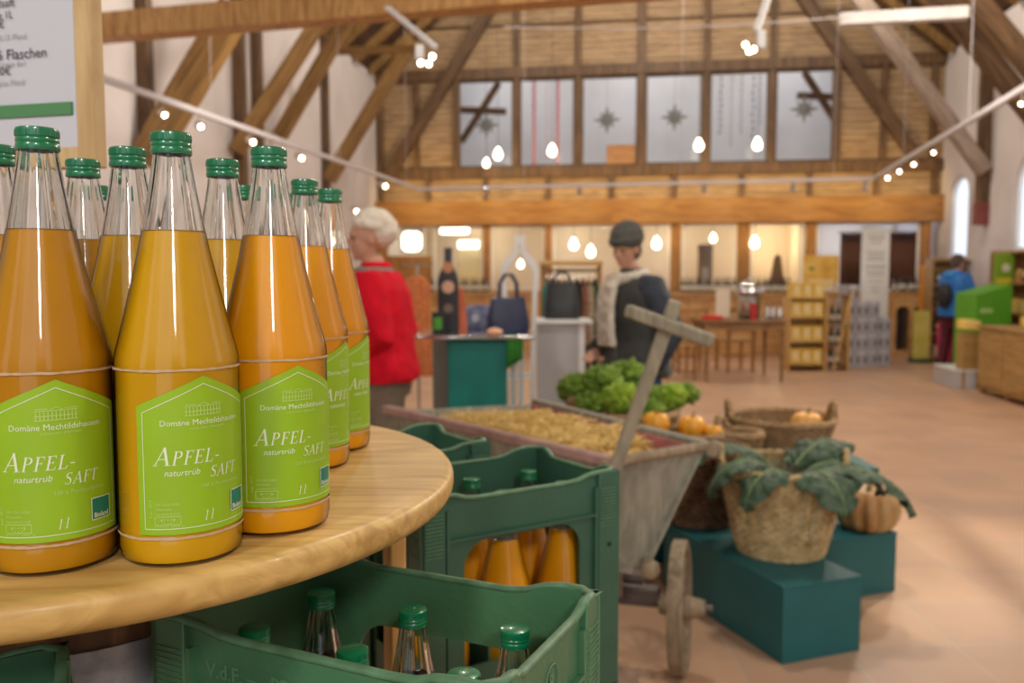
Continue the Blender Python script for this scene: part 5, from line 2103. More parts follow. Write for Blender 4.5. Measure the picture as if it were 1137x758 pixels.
def garment(name, label, cx, cy, ztop, w, L, m, rz, sleeves=True, group='clothes on the rack'):
    t = thing(name, label, 'garment', (cx, cy, 0), rz, group)
    g_ = MB()
    n = 24
    rings = []
    for z, k, d in ((0, .22, .3), (-.03, .75, .8), (-.09, 1, 1), (-.30, .9, .9), (-L * .75, 1.0, 1.1), (-L, 1.08, 1.3)):
        rings.append([Vector((math.cos(2 * PI * i / n) * w / 2 * k, math.sin(2 * PI * i / n) * .021 * d * (1 + .35 * math.cos(i * 2.2)), ztop - .06 + z)) for i in range(n)])
    g_.loft(rings)
    g_.build('cloth', m, t)
    if sleeves:
        for q in (-1, 1):
            MB().tube([(q * w * .44, 0, ztop - .13), (q * w * .56, 0, ztop - .35), (q * w * .54, 0, ztop - .60)], [.045, .04, .032], 10).build('sleeve', m, t)
    MB().tube([(0, 0, ztop - .07), (0, 0, ztop - .01), (.012, 0, ztop + .012), (.0, 0, ztop + .022), (-.012, 0, ztop + .012)], .003, 6).tube([(-w * .4, 0, ztop - .10), (0, 0, ztop - .06), (w * .4, 0, ztop - .10)], .006, 6).build('hanger', M_STEEL, t)
    return t


cols = [('teal', (.03, .20, .19)), ('charcoal', (.05, .05, .055)), ('dark olive', (.06, .07, .045)), ('brown', (.16, .09, .055)), ('grey', (.18, .17, .17)), ('black', (.02, .02, .022)),
        ('rust brown', (.26, .11, .07)), ('sand coloured', (.42, .33, .22)), ('dark green', (.03, .07, .04))]
for i, (nm_, c_) in enumerate(cols):
    x = pL.x + .055 + (rw - .11) * i / (len(cols) - 1)
    garment('hanging_garment', '%s garment hanging on the wooden clothes rack' % nm_, x, Yr, zr_ - .072, .36, .88 + .1 * (i % 3), mat('cloth_' + nm_.replace(' ', '_'), c_, .85, var=.35, scale=26), PI / 2)

# orange dress on a stand
Yd = 6.6
pc = at(463, 300, Yd)
t = thing('garment_stand', 'slim stand holding the orange dress beside the red jacket', 'stand', (pc.x, Yd, 0))
zo = at(463, 290, Yd).z
MB().tube([(0, .05, 0), (0, .05, zo - .02)], .012, 8).build('pole', M_STEEL, t)
MB().tube([(-.12, .05, zo - .02), (.12, .05, zo - .02)], .010, 8).build('arm', M_STEEL, t)
MB().lathe([(0, 0), (.14, 0), (.13, .015), (0, .02)], 24, c=(0, .05, 0)).build('foot', M_STEEL, t)
garment('orange_dress', 'long orange ribbed dress hanging beside the red jacket', pc.x, Yd - .02, zo - .045, .22, .78, mat('orange_knit', (.62, .19, .06), .85, var=.25, scale=40, bump=.5, bscale=60), .1, sleeves=False)

# ------------------------------------------------------------------ dining table, chairs, urn
def simple_table(name, label, x0, x1, y0, y1, zt, m, leg=.05):
    t = thing(name, label, 'table', ((x0 + x1) / 2, (y0 + y1) / 2, 0))
    w, d = x1 - x0, y1 - y0
    MB().box((0, 0, zt - .014), (w, d, .028)).build('top', m, t, bevel=.004)
    MB().box((0, 0, zt - .075), (w - .12, d - .12, .09)).build('apron', m, t)
    for sx in (-1, 1):
        for sy in (-1, 1):
            MB().loft([ring((sx * (w / 2 - .07), sy * (d / 2 - .07), z), r, r, 12, p=4) for z, r in ((0, .016), (.1, .018), (zt - .12, .028), (zt - .03, .028))]).build('leg', m, t)
    return t


pf = on(822, 424, 0)
pg = on(868, 418, 0)
ph = on(780, 420, 0)
zta = .80
yF = pf.y
x0, x1 = at(776, 360, yF + .2).x, at(870, 360, yF + .2).x
simple_table('dining_table', 'dark wooden table carrying the steel urn', x0, x1, yF - .05, yF + .85, zta, M_FURN_D)
M_CHAIRS = []


def chair(label, c, rz, group='wooden chairs with slatted backs'):
    t = thing('wooden_chair', label, 'chair', c, rz, group)
    MB().box((0, 0, .45), (.44, .42, .03)).build('seat', M_FURN, t, bevel=.006)
    for sx in (-1, 1):
        MB().bar((sx * .19, -.18, 0), (sx * .19, -.18, .44), .035, .035).build('leg', M_FURN, t)
        MB().bar((sx * .19, .19, 0), (sx * .19, .21, .93), .035, .035).build('leg', M_FURN, t)
    b = MB()
    for z in (.62, .75, .89):
        b.box((0, .205, z), (.36, .018, .05))
    b.build('backrest', M_FURN, t, bevel=.003)
    MB().box((0, 0, .22), (.36, .02, .025)).build('stretcher', M_FURN, t)
    return t


ch0 = chair('wooden chair at the left end of the dark table', (x0 - .22, yF + .45, 0), PI / 2 + .1)
dup(ch0, (x0 + .10, yF + 1.25, 0), PI, 'wooden chair behind the dark table at its left')
dup(ch0, (x0 - .55, yF + 1.9, 0), .3, 'wooden chair farther back beside the woman in the grey beanie')
dup(ch0, (x1 - .35, yF + 1.30, 0), PI + .2, 'wooden chair behind the dark table, near the steel urn')
ZTA = zta
M_POT = M_STEEL
pu = at(833, 345, yF + .35)
t = thing('steel_urn', 'polished steel urn with a domed lid on the dark table', 'urn', (pu.x, yF + .42, ZTA))
MB().lathe([(0, .02), (.13, .02), (.15, .05), (.15, .30), (.19, .33), (.20, .36), (0, .36)], 36).build('vessel', M_STEEL, t)
MB().lathe([(.205, .362), (.20, .40), (.16, .46), (.09, .50), (.03, .515), (0, .518)], 36).ball((0, 0, .535), .022, 12, 8).build('lid', M_STEEL, t)
MB().lathe([(0, 0), (.16, 0), (.15, .02), (0, .02)], 24).build('foot', M_BLACKISH, t)
MB().tube([(.02, -.15, .09), (.02, -.21, .09), (.02, -.22, .05)], .012, 8).build('tap', M_STEEL, t)
t = thing('red_canister', 'red canister with a steel top beside the urn', 'canister', (pu.x - .02, yF + .12, ZTA))
MB().lathe([(0, 0), (.045, 0), (.045, .22), (0, .22)], 20).build('body', mat('red_tin', (.45, .02, .02), .4), t)
MB().lathe([(.046, .22), (.046, .26), (.0, .27)], 20).build('lid', M_STEEL, t)
for i, dx in enumerate((.17, .26, .34)):
    t = thing('glass_carafe', '%s small steel and glass carafe in the row right of the urn' % ('left', 'middle', 'right')[i], 'carafe', (pu.x + dx, yF + .16 + .05 * (i % 2), ZTA), 0, 'carafes on the dark table')
    MB().lathe([(0, 0), (.035, 0), (.04, .04), (.03, .12), (.018, .16), (.022, .19), (0, .19)], 20).build('body', M_STEEL, t)
    MB().ball((0, 0, .205), .015, 10, 8).build('stopper', M_BLACKISH, t)
pw_ = at(805, 355, yF + .45)
t = thing('menu_card', 'upright cream menu board standing on the dark table left of the urn', 'menu board', (pw_.x - .02, yF + .50, ZTA))
MB().box((0, 0, .20), (.19, .012, .40)).build('board', mat('cream_board', (.80, .70, .55), .6), t)
MB().box((0, .02, .01), (.19, .07, .02)).build('foot', M_FURN, t)
pr_ = at(796, 352, yF + .2)
t = thing('red_napkins', 'folded red napkins lying on the dark table', 'napkins', (pr_.x - .06, yF + .22, ZTA), .1)
MB().box((0, 0, .02), (.26, .15, .04)).build('stack', mat('red_paper', (.66, .01, .02), .7), t, bevel=.012)
MB().box((.02, 0, .045), (.20, .13, .012)).build('top_napkin', mat('red_paper', (.66, .01, .02), .7), t, bevel=.004)

# ------------------------------------------------------------------ honey-coloured shelf, yellow board, juice cartons
Ys = on(905, 412, 0).y
xs0, xs1 = at(876, 370, Ys).x, at(918, 370, Ys).x
xs2 = at(941, 370, Ys + .2).x
zs = at(900, 330, Ys).z
t = thing('product_shelf', 'honey-coloured open shelf unit filled with yellow packages', 'shelf', ((xs0 + xs1) / 2, Ys + .18, 0))
w = xs1 - xs0
for q in (-1, 1):
    MB().box((q * (w / 2 - .01), 0, zs / 2), (.022, .36, zs)).build('side_panel', M_SHELFW, t)
levels = [.10, .43, .78]
for z in levels + [zs - .012]:
    MB().box((0, 0, z), (w - .045, .35, .022)).build('shelf_board', M_SHELFW, t)
MB().box((0, .175, zs / 2), (w, .008, zs)).build('back_panel', M_SHELFW, t)
M_YEL = mat('yellow_carton', (.80, .50, .06), .5, color2=(.86, .66, .22), scale=6)
M_YEL2 = mat('pale_yellow_label', (.86, .72, .38), .5)
first = None
for li, z in enumerate(levels + [zs]):
    for k in range(3):
        zz = z + .011 if z < zs else z
        hh = .22 if z < zs else .20
        lab = 'yellow package on the %s of the honey-coloured shelf, %s of three' % (('bottom board', 'middle board', 'upper board', 'very top')[li], ('left', 'middle', 'right')[k])
        loc = ((xs0 + xs1) / 2 + (k - 1) * (w - .06) / 3.1, Ys + .16, zz)
        if first is None:
            first = thing('yellow_package', lab, 'package', loc, 0, 'yellow packages on the honey-coloured shelf')
            MB().box((0, 0, .105), ((w - .06) / 3.3, .22, .21)).build('carton', M_YEL, first, bevel=.004)
            MB().box((0, -.1115, .11), (.08, .003, .12)).build('label', M_YEL2, first)
        else:
            dup(first, loc, 0, lab)
t = thing('bottle_shelf', 'narrow wooden rack of dark bottles beside the honey-coloured shelf', 'rack', ((xs1 + xs2) / 2 + .02, Ys + .30, 0))
w2 = xs2 - xs1 - .03
for q in (-1, 1):
    MB().box((q * w2 / 2, 0, .55), (.025, .3, 1.10)).build('side_panel', M_SHELFW, t)
for z in (.06, .36, .68, 1.09):
    MB().box((0, 0, z), (w2 - .028, .3, .022)).build('shelf_board', M_FURN_D, t)
M_DKBOT = mat('dark_bottle_glass', (.012, .02, .012), .15, coat=.5)
M_WLAB = mat('white_bottle_label', (.66, .62, .54), .6)


def wine(label, loc, group, m=M_DKBOT, lab=M_WLAB, sc_=1.0):
    t = thing('wine_bottle', label, 'bottle', loc, 0, group)
    MB().lathe([(0, 0), (.037 * sc_, 0), (.038 * sc_, .01), (.038 * sc_, .19 * sc_), (.030 * sc_, .215 * sc_), (.014 * sc_, .24 * sc_), (.013 * sc_, .30 * sc_), (0, .30 * sc_)], 14).build('glass', m, t)
    MB().lathe([(.0386 * sc_, .05 * sc_), (.0386 * sc_, .14 * sc_)], 14).build('label', lab, t, recalc=False)
    MB().lathe([(.0145 * sc_, .255 * sc_), (.0145 * sc_, .302 * sc_), (0, .304 * sc_)], 10).build('capsule', mat('bottle_capsule', (.10, .03, .03), .4), t)
    return t


wb = wine('dark bottle', (0, 0, 0), 'dark bottles in the narrow rack', sc_=.85)
n_ = 0
for z, nm_ in ((.071, 'bottom'), (.371, 'middle'), (.691, 'upper')):
    for k in range(2):
        loc = ((xs1 + xs2) / 2 + .02 + (k - .5) * .095, Ys + .25, z)
        lab = 'dark bottle at the %s on the %s board of the narrow rack' % (('left', 'right')[k], nm_)
        if n_ == 0:
            wb.location = loc
            wb['label'] = lab
        else:
            dup(wb, loc, 0, lab)
        n_ += 1
# yellow picture board on the shelf
pyl, pyr = at(893, 300, Ys + .3), at(932, 300, Ys + .3)
zy0, zy1 = zs + .001, at(912, 283, Ys + .3).z
t = thing('yellow_board', 'square yellow picture board standing above the honey-coloured shelf', 'sign', ((pyl.x + pyr.x) / 2, Ys + .33, 0))
wy = pyr.x - pyl.x
MB().box((0, 0, (zy0 + zy1) / 2 + .10), (wy, .025, zy1 - zy0 - .20)).build('panel', mat('yellow_print', (.62, .34, .03), .55, color2=(.85, .58, .16), scale=5), t, bevel=.004)
MB().box((-wy * .28, -.0135, zy1 - .20), (.08, .003, .05)).build('leaf_mark', mat('leaf_green_print', (.16, .26, .03), .5), t)
MB().box((0, -.0135, zy1 - .42), (wy * .7, .003, .14)).build('picture', mat('amber_print', (.80, .62, .30), .5), t)
for q in (-1, 1):
    MB().bar((q * wy * .42, .02, 0), (q * wy * .42, .02, zy1 - .05), .02, .02).build('post', M_SHELFW, t)
p0 = at(930, 345, Ys + .1)
t = thing('leaning_pole', 'thin pale pole leaning against the yellow board', 'pole', (p0.x - .1, Ys - .03, 0))
MB().tube([(.0, -.02, 0), (.28, .02, at(933, 318, Ys).z)], .014, 8).build('shaft', M_SHELFW, t)
MB().ball((.28, .02, at(933, 318, Ys).z), .02, 10, 8).build('tip', M_WHITE, t)

# grey cartons with finger holes, stacked
M_CARTON = mat('grey_carton', (.42, .42, .47), .7, var=.08, scale=10)
M_HOLE = mat('carton_hole', (.05, .045, .05), .8)
Yc = on(965, 408, 0).y
xc0, xc1 = at(934, 370, Yc).x, at(998, 370, Yc).x
c0 = None
cwid, chei, cdep = (xc1 - xc0) / 4 - .006, .245, .30
for row in range(4):
    for k in range(4):
        if row == 3 and k == 3:
            continue
        lab = 'grey bottle carton, %s row and %s column of the big stack' % (('bottom', 'second', 'third', 'top')[row], ('first', 'second', 'third', 'fourth')[k])
        loc = (xc0 + (k + .5) * (xc1 - xc0) / 4, Yc + .17 + .08 * (k if k > 1 else 0), row * (chei + .003))
        if c0 is None:
            c0 = thing('bottle_carton', lab, 'carton', loc, 0, 'grey bottle cartons in the big stack')
            MB().box((0, 0, chei / 2), (cwid, cdep, chei)).build('carton', M_CARTON, c0, bevel=.003)
            for dx in (-.055, .055):
                MB().prism([rounded(.03, .10, .013)], .003, Matrix.Translation((dx, -cdep / 2 + .0005, chei * .45)) @ EY).build('hand_hole', M_HOLE, c0)
            MB().box((0, -cdep / 2 - .0008, chei * .9), (cwid * .5, .002, .02)).build('print', M_WHITE, c0)
        else:
            dup(c0, loc, 0, lab)
dup(c0, (xc0 + .16, Yc + .17, 4 * (chei + .003)), .05, 'single grey bottle carton on top of the big stack')
# bottles on the cartons
# roll-up banner
Yb = Yc + .75
pl, pr2 = at(957, 300, Yb), at(987, 300, Yb)
zt4, zb4 = at(970, 252, Yb).z, .04
t = thing('rollup_banner', 'tall white roll-up banner with pale grey text lines behind the carton stack', 'banner', ((pl.x + pr2.x) / 2, Yb, 0))
wb_ = pr2.x - pl.x
MB().box((0, 0, (zt4 + zb4) / 2), (wb_, .008, zt4 - zb4)).build('sheet', mat('banner_white', (.86, .85, .80), .5), t)
MB().box((0, 0, .03), (wb_ + .06, .20, .06)).build('base', M_STEEL, t, bevel=.01)
MB().box((0, 0, zt4), (wb_ + .01, .03, .03)).build('top_bar', M_STEEL, t)
MB().tube([(0, .03, .05), (0, .03, zt4)], .012, 8).build('pole', M_STEEL, t)
tm = mat('banner_text', (.36, .38, .34), .6)
tl = MB()
for k, (z, f, hh) in enumerate([(.10, .7, .03), (.17, .6, .05), (.24, .4, .035), (.40, .7, .03), (.46, .6, .03), (.51, .66, .03), (.62, .75, .045), (.70, .7, .035), (.76, .6, .03), (.85, .5, .025), (.95, .3, .025), (1.02, .35, .02)]):
    tl.box((0, -.0055, zt4 - z), (wb_ * f, .002, hh * .55))
tl.build('print', tm, t, smooth=0)
# ------------------------------------------------------------------ wine counter along the end wall
M_LAMPGLOW = mat('lamp_glow', (1, .95, .85), .5, emit=(1, .86, .62), power=9.0)
M_SPOTGLOW = mat('spot_glow', (1, .95, .85), .5, emit=(1, .84, .58), power=14.0)
M_CHROME = mat('chrome', (.7, .7, .7), .15, metal=1.0)
ZC = 1.08


def hall_thing(name, label, cat, a, b, z, group=None, turn=0.0):
    p = hall(a, b, z)
    return thing(name, label, cat, p, ANG + turn, group)


a0, a1 = A(484, 310), A(903, 310)
t = hall_thing('wine_counter', 'long honey-brown wooden counter along the end wall with rows of wine bottles', 'counter', (a0 + a1) / 2, .42, 0)
wl = a1 - a0
M_COUNT = wood('counter_wood', (.46, .24, .08), (.66, .40, .16), 1.2, 'X')
MB().box((0, 0, ZC - .02), (wl, .50, .04)).build('top', M_COUNT, t, bevel=.004)
MB().box((0, .03, (ZC - .04) / 2), (wl - .05, .40, ZC - .04)).build('cabinet', M_COUNT, t)
sh = MB()
for k in range(14):
    sh.box((-wl / 2 + .05 + k * (wl - .1) / 13, -.19, .52), (.03, .05, 1.0))
sh.box((0, -.19, .62), (wl - .06, .06, .03))
sh.build('shelf_front', M_SHELFW, t)
winecount = [0]
wproto = [None]
GRW = 'wine bottles standing on the long counter'
SLOT = ['behind the bottle-shaped frame', 'left of the counter middle', 'in the long row behind the dark table', 'beside the steel urn']


def wine_row(px0, px1, n, where, b=.40, z=ZC):
    for k in range(n):
        px_ = px0 + (px1 - px0) * k / max(1, n - 1)
        p = hall(A(px_, 310), b + .06 * (k % 2), z)
        lab = 'dark wine bottle with pale label on the back counter, %s' % where
        if wproto[0] is None:
            wproto[0] = wine(lab, p, GRW, sc_=.92)
        else:
            dup(wproto[0], p, 0, lab)


wine_row(508, 545, 8, 'row behind the handbags')
wine_row(757, 822, 14, 'long row behind the red napkins')
wine_row(829, 872, 9, 'row behind the steel urn')
wine_row(486, 503, 3, 'few beside the orange dress')
# wine room furniture on the right of the end wall
t = hall_thing('wine_cabinet', 'low brown cabinet with dark arched openings at the right end of the end wall', 'cabinet', A(1003, 350), .28, 0)
wa = A(1020, 350) - A(982, 350)
MB().prism([[(-wa / 2, 0), (wa / 2, 0), (wa / 2, 1.08), (-wa / 2, 1.08)], arch_loop(-wa * .43, -wa * .05, .10, .86), arch_loop(wa * .05, wa * .43, .10, .86)], .36, Matrix.Translation((0, .18, 0)) @ EY).build('body', M_COUNT, t, smooth=0)
MB().box((0, .16, .50), (wa * .95, .02, .95)).build('back_panel', M_BLACKISH, t)
gr = MB()
for k in range(9):
    gr.box((-wa * .43 + k * wa * .1075, -.14, .45), (.012, .012, .80))
gr.build('bars', M_IRON, t)
MB().box((0, 0, 1.095), (wa + .04, .42, .03)).build('top', M_COUNT, t)
wine_row(988, 1016, 6, 'on the low arched cabinet', .28, 1.11)
# curtains in the wine room
M_CURT = mat('brown_curtain', (.16, .07, .05), .85, var=.2, scale=12)
for i, (p0_, p1_, lab) in enumerate([(933, 956, 'brown pleated curtain left of the white banner behind the glass'), (986, 1019, 'brown pleated curtain right of the white banner behind the glass')]):
    aa, ab = on_end(p0_, 290, -.5)[0], on_end(p1_, 290, -.5)[0]
    t = hall_thing('curtain', lab, 'curtain', (aa + ab) / 2, -.5, 0)
    n = 60
    vs = []
    for k in range(n + 1):
        x = -(ab - aa) / 2 + (ab - aa) * k / n
        y = .03 * math.sin(k * 1.3)
        vs += [(x, y, .9), (x, y, 2.15)]
    o = MB().add(vs, [(2 * k, 2 * k + 2, 2 * k + 3, 2 * k + 1) for k in range(n)]).build('cloth', M_CURT, t, recalc=False)
    o.modifiers.new('t', 'SOLIDIFY').thickness = .004
    MB().tube([(-(ab - aa) / 2 - .05, 0, 2.17), ((ab - aa) / 2 + .05, 0, 2.17)], .012, 8).build('rod', M_IRON, t)
# bright lamps and furniture inside the shop rooms
for i, (pa, pb, py0, py1, lab) in enumerate([(447, 468, 257, 279, 'bright square light panel behind the glass beside the cream hat'), (489, 521, 251, 260, 'bright lamp strip behind the glass above the dark bottle display'),
                                             (509, 532, 267, 276, 'bright oval lamp strip behind the glass, lower of the two')]):
    aa, z0_ = on_end(pa, py1, -1.2)
    ab, z1_ = on_end(pb, py0, -1.2)
    t = hall_thing('wall_lamp', lab, 'lamp', (aa + ab) / 2, -1.2, (z0_ + z1_) / 2)
    MB().prism([rounded(ab - aa, z1_ - z0_, min(ab - aa, z1_ - z0_) * .3)], .05, EY).build('diffuser', mat('panel_glow', (1, 1, 1), .5, emit=(1, .93, .75), power=4.0), t)
    MB().box((0, .03, 0), ((ab - aa) * .8, .05, (z1_ - z0_) * .7)).build('housing', M_WHITE, t)
    MB().tube([(0, .03, 0), (0, .03, 2.66 - (z0_ + z1_) / 2)], .01, 6).build('hanger', M_IRON, t)
t = hall_thing('cream_cupboard', 'pale yellow lit cupboard behind the glass left of the white bottle frame', 'cupboard', on_end(524, 300, -1.6)[0], -1.6, 0)
MB().box((0, 0, .95), (.5, .35, 1.9)).build('body', mat('cream_yellow', (.80, .66, .30), .6), t)
MB().box((-.12, -.18, .95), (.22, .02, 1.8)).build('door', mat('cream_yellow2', (.86, .76, .46), .6), t)
MB().box((.12, -.18, .95), (.22, .02, 1.8)).build('door', mat('cream_yellow2', (.86, .76, .46), .6), t)
t = hall_thing('tall_vase_display', 'dark upright figure-like display lit from behind in a warm glow', 'display', on_end(863, 300, -.9)[0], -.9, 0)
MB().lathe([(0, 0), (.16, 0), (.12, .3), (.09, .9), (.14, 1.2), (.10, 1.5), (.06, 1.75), (0, 1.8)], 20).build('figure', mat('dark_bronze', (.14, .08, .04), .5), t)
MB().box((0, 0, .02), (.42, .42, .04)).build('plinth', M_FURN, t)
lamp('niche_light', 'POINT', hall(on_end(856, 300, -1.5)[0], -1.9, 1.95), 8, (1, .66, .20), .06)
t = hall_thing('doorway_panel', 'tall dark upright panel behind the glass with a small lamp', 'panel', on_end(783, 290, -1.4)[0], -1.4, 0)
MB().box((0, 0, 1.0), (.28, .05, 2.0)).build('panel', mat('taupe_panel', (.22, .17, .13), .6), t)
MB().box((0, -.03, 1.3), (.12, .02, .5)).build('picture', mat('grey_picture', (.35, .36, .38), .6), t)

# ------------------------------------------------------------------ gallery decoration
M_STAR = mat('paper_star', (.22, .22, .21), .7)
for px_, py_, lab in [(540, 139, 'grey paper star in the leftmost gallery window'), (674, 133, 'paper star in the third gallery window above the hatch'), (749, 130, 'paper star in the fourth gallery window from the left'),
                      (893, 121, 'paper star in the rightmost gallery window')]:
    a_, z_ = on_end(px_, py_, -.12)
    t = hall_thing('paper_star', lab, 'star', a_, -.12, z_, 'paper stars in the gallery windows')
    m_ = MB()
    for k in range(8):
        an = 2 * PI * k / 8
        L = .27 if k % 2 == 0 else .20
        d = Vector((math.cos(an), 0, math.sin(an)))
        s_ = Vector((-math.sin(an), 0, math.cos(an))) * .055
        y = Vector((0, .045, 0))
        m_.add([d * .05 + s_, d * .05 + y, d * .05 - s_, d * .05 - y, d * L], [(0, 1, 4), (1, 2, 4), (2, 3, 4), (3, 0, 4), (3, 2, 1, 0)])
    m_.ball((0, 0, 0), .07, 8, 6)
    m_.build('star', M_STAR, t, smooth=0)
    MB().tube([(0, 0, .1), (0, 0, z_wt - z_)], .003, 4).build('thread', M_STAR, t)
M_PINKB = mat('pink_beads', (.60, .22, .26), .5)
M_DARKB = mat('dark_beads', (.10, .09, .12), .5)
for px_, m_, lab, sc2, n_b, reach in [(593, M_PINKB, 'pink bead garland, left of two thick ones in the second gallery window', .034, 30, 1), (619, M_PINKB, 'pink bead garland, right of two thick ones in the second gallery window', .034, 30, 1),
                                      (607, M_PINKB, 'thin pale thread garland between the two pink bead garlands', .012, 14, .95),
                                      (800, M_DARKB, 'leftmost dark bead string in the fifth gallery window', .022, 9, .7), (812, M_DARKB, 'second dark bead string in the fifth gallery window', .010, 8, .85),
                                      (823, M_DARKB, 'third dark bead string in the fifth gallery window', .016, 10, .7), (836, M_DARKB, 'fourth dark bead string in the fifth gallery window', .024, 9, .75),
                                      (844, M_DARKB, 'rightmost dark bead string in the fifth gallery window', .016, 8, .6)]:
    a_, z_ = on_end(px_, 130, -.10)
    t = hall_thing('bead_garland', lab, 'garland', a_, -.10, z_wt - .01, 'bead garlands in the gallery windows')
    m2 = MB()
    H_ = (z_wt - z_wb) * reach - .05
    for k in range(n_b):
        m2.ball((.012 * math.sin(k * 2.1), 0, -H_ * (k + .7) / n_b), sc2, 8, 6)
    m2.build('beads', m_, t)
    MB().tube([(0, 0, 0), (0, 0, -H_)], .004, 4).build('thread', m_, t)


def roof_z(a):
    return EAVE + SLOPE * min(a, WIDTH - a)


# pendant lamps; lamp reflections in the gallery panes are added as hanging lamps
for px_, py_, up, lab in [(540, 181, 1, 'small lamp reflection low in the leftmost gallery window, added as a glowing pendant'), (553, 171, 1, 'tall lamp reflection in the leftmost gallery window, added as a glowing pendant'),
                          (613, 167, 1, 'lamp reflection in the garland window, added as a glowing pendant'), (776, 161, 1, 'lamp reflection in the fourth gallery window, added as a glowing pendant'), (841, 160, 1, 'lamp reflection in the fifth gallery window, added as a glowing pendant'),
                          (637, 271, 0, 'left pendant lamp of the close pair left of the grey beanie'), (656, 279, 0, 'lower pendant lamp of the close pair left of the grey beanie'),
                          (729, 270, 0, 'pendant lamp under the gallery right of the grey beanie'), (792, 264, 0, 'round pendant lamp under the gallery above the wine bottles'),
                          (838, 269, 0, 'pendant lamp under the gallery above the steel urn'), (578, 293, 0, 'small lamp seen inside the white bottle-shaped frame')]:
    b_ = .55 if up else .12
    a_, z_ = on_end(px_, py_, b_)
    t = hall_thing('pendant_and_reflection', lab, 'lamp', a_, b_, z_, 'pendant lamps along the end wall')
    k = .075 if py_ != 181 and px_ not in (792, 578) else .055
    MB().lathe([(0, -k * 1.35), (k * .6, -k * 1.2), (k, -k * .5), (k * .95, 0), (k * .6, k * .9), (k * .25, k * 1.5), (0, k * 1.5)], 20).build('glass_shade', M_LAMPGLOW, t)
    top_ = (roof_z(a_) - z_ + .05) if up else (z_b0 - z_ + .02)
    MB().tube([(0, 0, k * 1.45), (0, 0, top_)], .005, 6).build('cord', M_BLACKISH, t)
    MB().lathe([(0, k * 1.45), (.02, k * 1.45), (.014, k * 1.9), (0, k * 1.9)], 12).build('holder', M_CHROME, t)

# ------------------------------------------------------------------ lighting tracks with spotlights
M_TRACK = mat('track_grey', (.55, .52, .54), .4, var=.03)
RP = [at(40, 61, 5.8), at(112, 86, 6.6), at(465, 210, 14.6), at(970, 198, 13.2), at(1137, 98, 7.0), at(1250, 30, 5.4)]
for i, (p, q, lab) in enumerate([(RP[0], RP[2], 'pale lighting track running along the left side of the hall'), (RP[2], RP[3], 'pale lighting track running across in front of the gallery beam'),
                                 (RP[3], RP[5], 'pale lighting track running along the right side of the hall')]):
    t = thing('lighting_track', lab, 'lighting track', (p + q) / 2)
    MB().bar(p, q, .045, .05).build('rail', M_TRACK, t, world=True, bevel=.004)
    for f in (.25, .6, .92):
        c = p.lerp(q, f)
        aa = (c - CORNER).dot(U)
        MB().tube([c, Vector((c.x, c.y, roof_z(max(0, min(WIDTH, aa))) + .05))], .003, 5).build('suspension_wire', M_TRACK, t, world=True)


def spot(px_, py_, Y, label, drop=.10, aim_=(0, 0, -1), k=1.0, glow=True, rail=None):
    c = at(px_, py_, Y)
    t = thing('track_spotlight', label, 'spotlight', c, 0, 'small spotlights on the lighting tracks')
    d = Vector(aim_).normalized()
    R = d.to_track_quat('Z', 'Y').to_matrix().to_4x4()
    MB().lathe([(0, -.075 * k), (.022 * k, -.075 * k), (.030 * k, -.02 * k), (.036 * k, .02 * k), (.031 * k, .02 * k), (0, .012 * k)], 16, M=R).build('head', M_CHROME, t)
    if glow:
        MB().ball((0, 0, 0), .021 * k, 12, 8, M=Matrix.Translation(d * .012 * k)).build('bulb', M_SPOTGLOW, t)
    MB().tube([-d * .05 * k, Vector((0, 0, drop))], .006, 6).build('stem', M_CHROME, t)
    return t


def track_depth(i, j, px_):
    p, q = RP[i], RP[j]
    lo, hi = 0.0, 1.0
    for _ in range(30):
        m_ = (lo + hi) / 2
        c = p.lerp(q, m_)
        v = c - EYE
        f = v.y * math.cos(PITCH) - v.z * math.sin(PITCH)
        x = 568.5 + F_PX * v.x / f
        if x < px_:
            lo = m_
        else:
            hi = m_
    return c


names = ['first', 'second', 'third', 'fourth', 'fifth', 'sixth', 'seventh', 'eighth']
for i, (px_, py_) in enumerate([(182, 127), (222, 140), (280, 157), (334, 175), (395, 234), (427, 206)]):
    c = track_depth(0, 2, px_)
    q = at(px_, py_, c.y)
    spot(px_, py_, c.y, 'glowing spotlight on the left track, %s from the near end' % names[i], max(.05, c.z - q.z - .02), (.55, -.55, -.35), 1.0 + .35 * i * .3)
for i, px_ in enumerate((540, 643, 781, 880, 960)):
    c = track_depth(2, 3, px_)
    py_ = (215, 214, 212, 210, 209)[i]
    q = at(px_, py_, c.y)
    spot(px_, py_, c.y, 'spotlight on the cross track, %s from the left' % names[i], max(.05, c.z - q.z - .02), (0, .5, -1), 1.4, glow=(i == 0))
for i, (px_, py_) in enumerate([(986, 197), (999, 190), (1015, 182), (1037, 169), (1134, 115)]):
    c = track_depth(3, 5, px_)
    q = at(px_, py_, c.y)
    spot(px_, py_, c.y, 'glowing spotlight on the right track, %s from the far end' % names[i], max(.05, c.z - q.z - .02), (-.5, -.55, -.35), 1.15 - .1 * i)


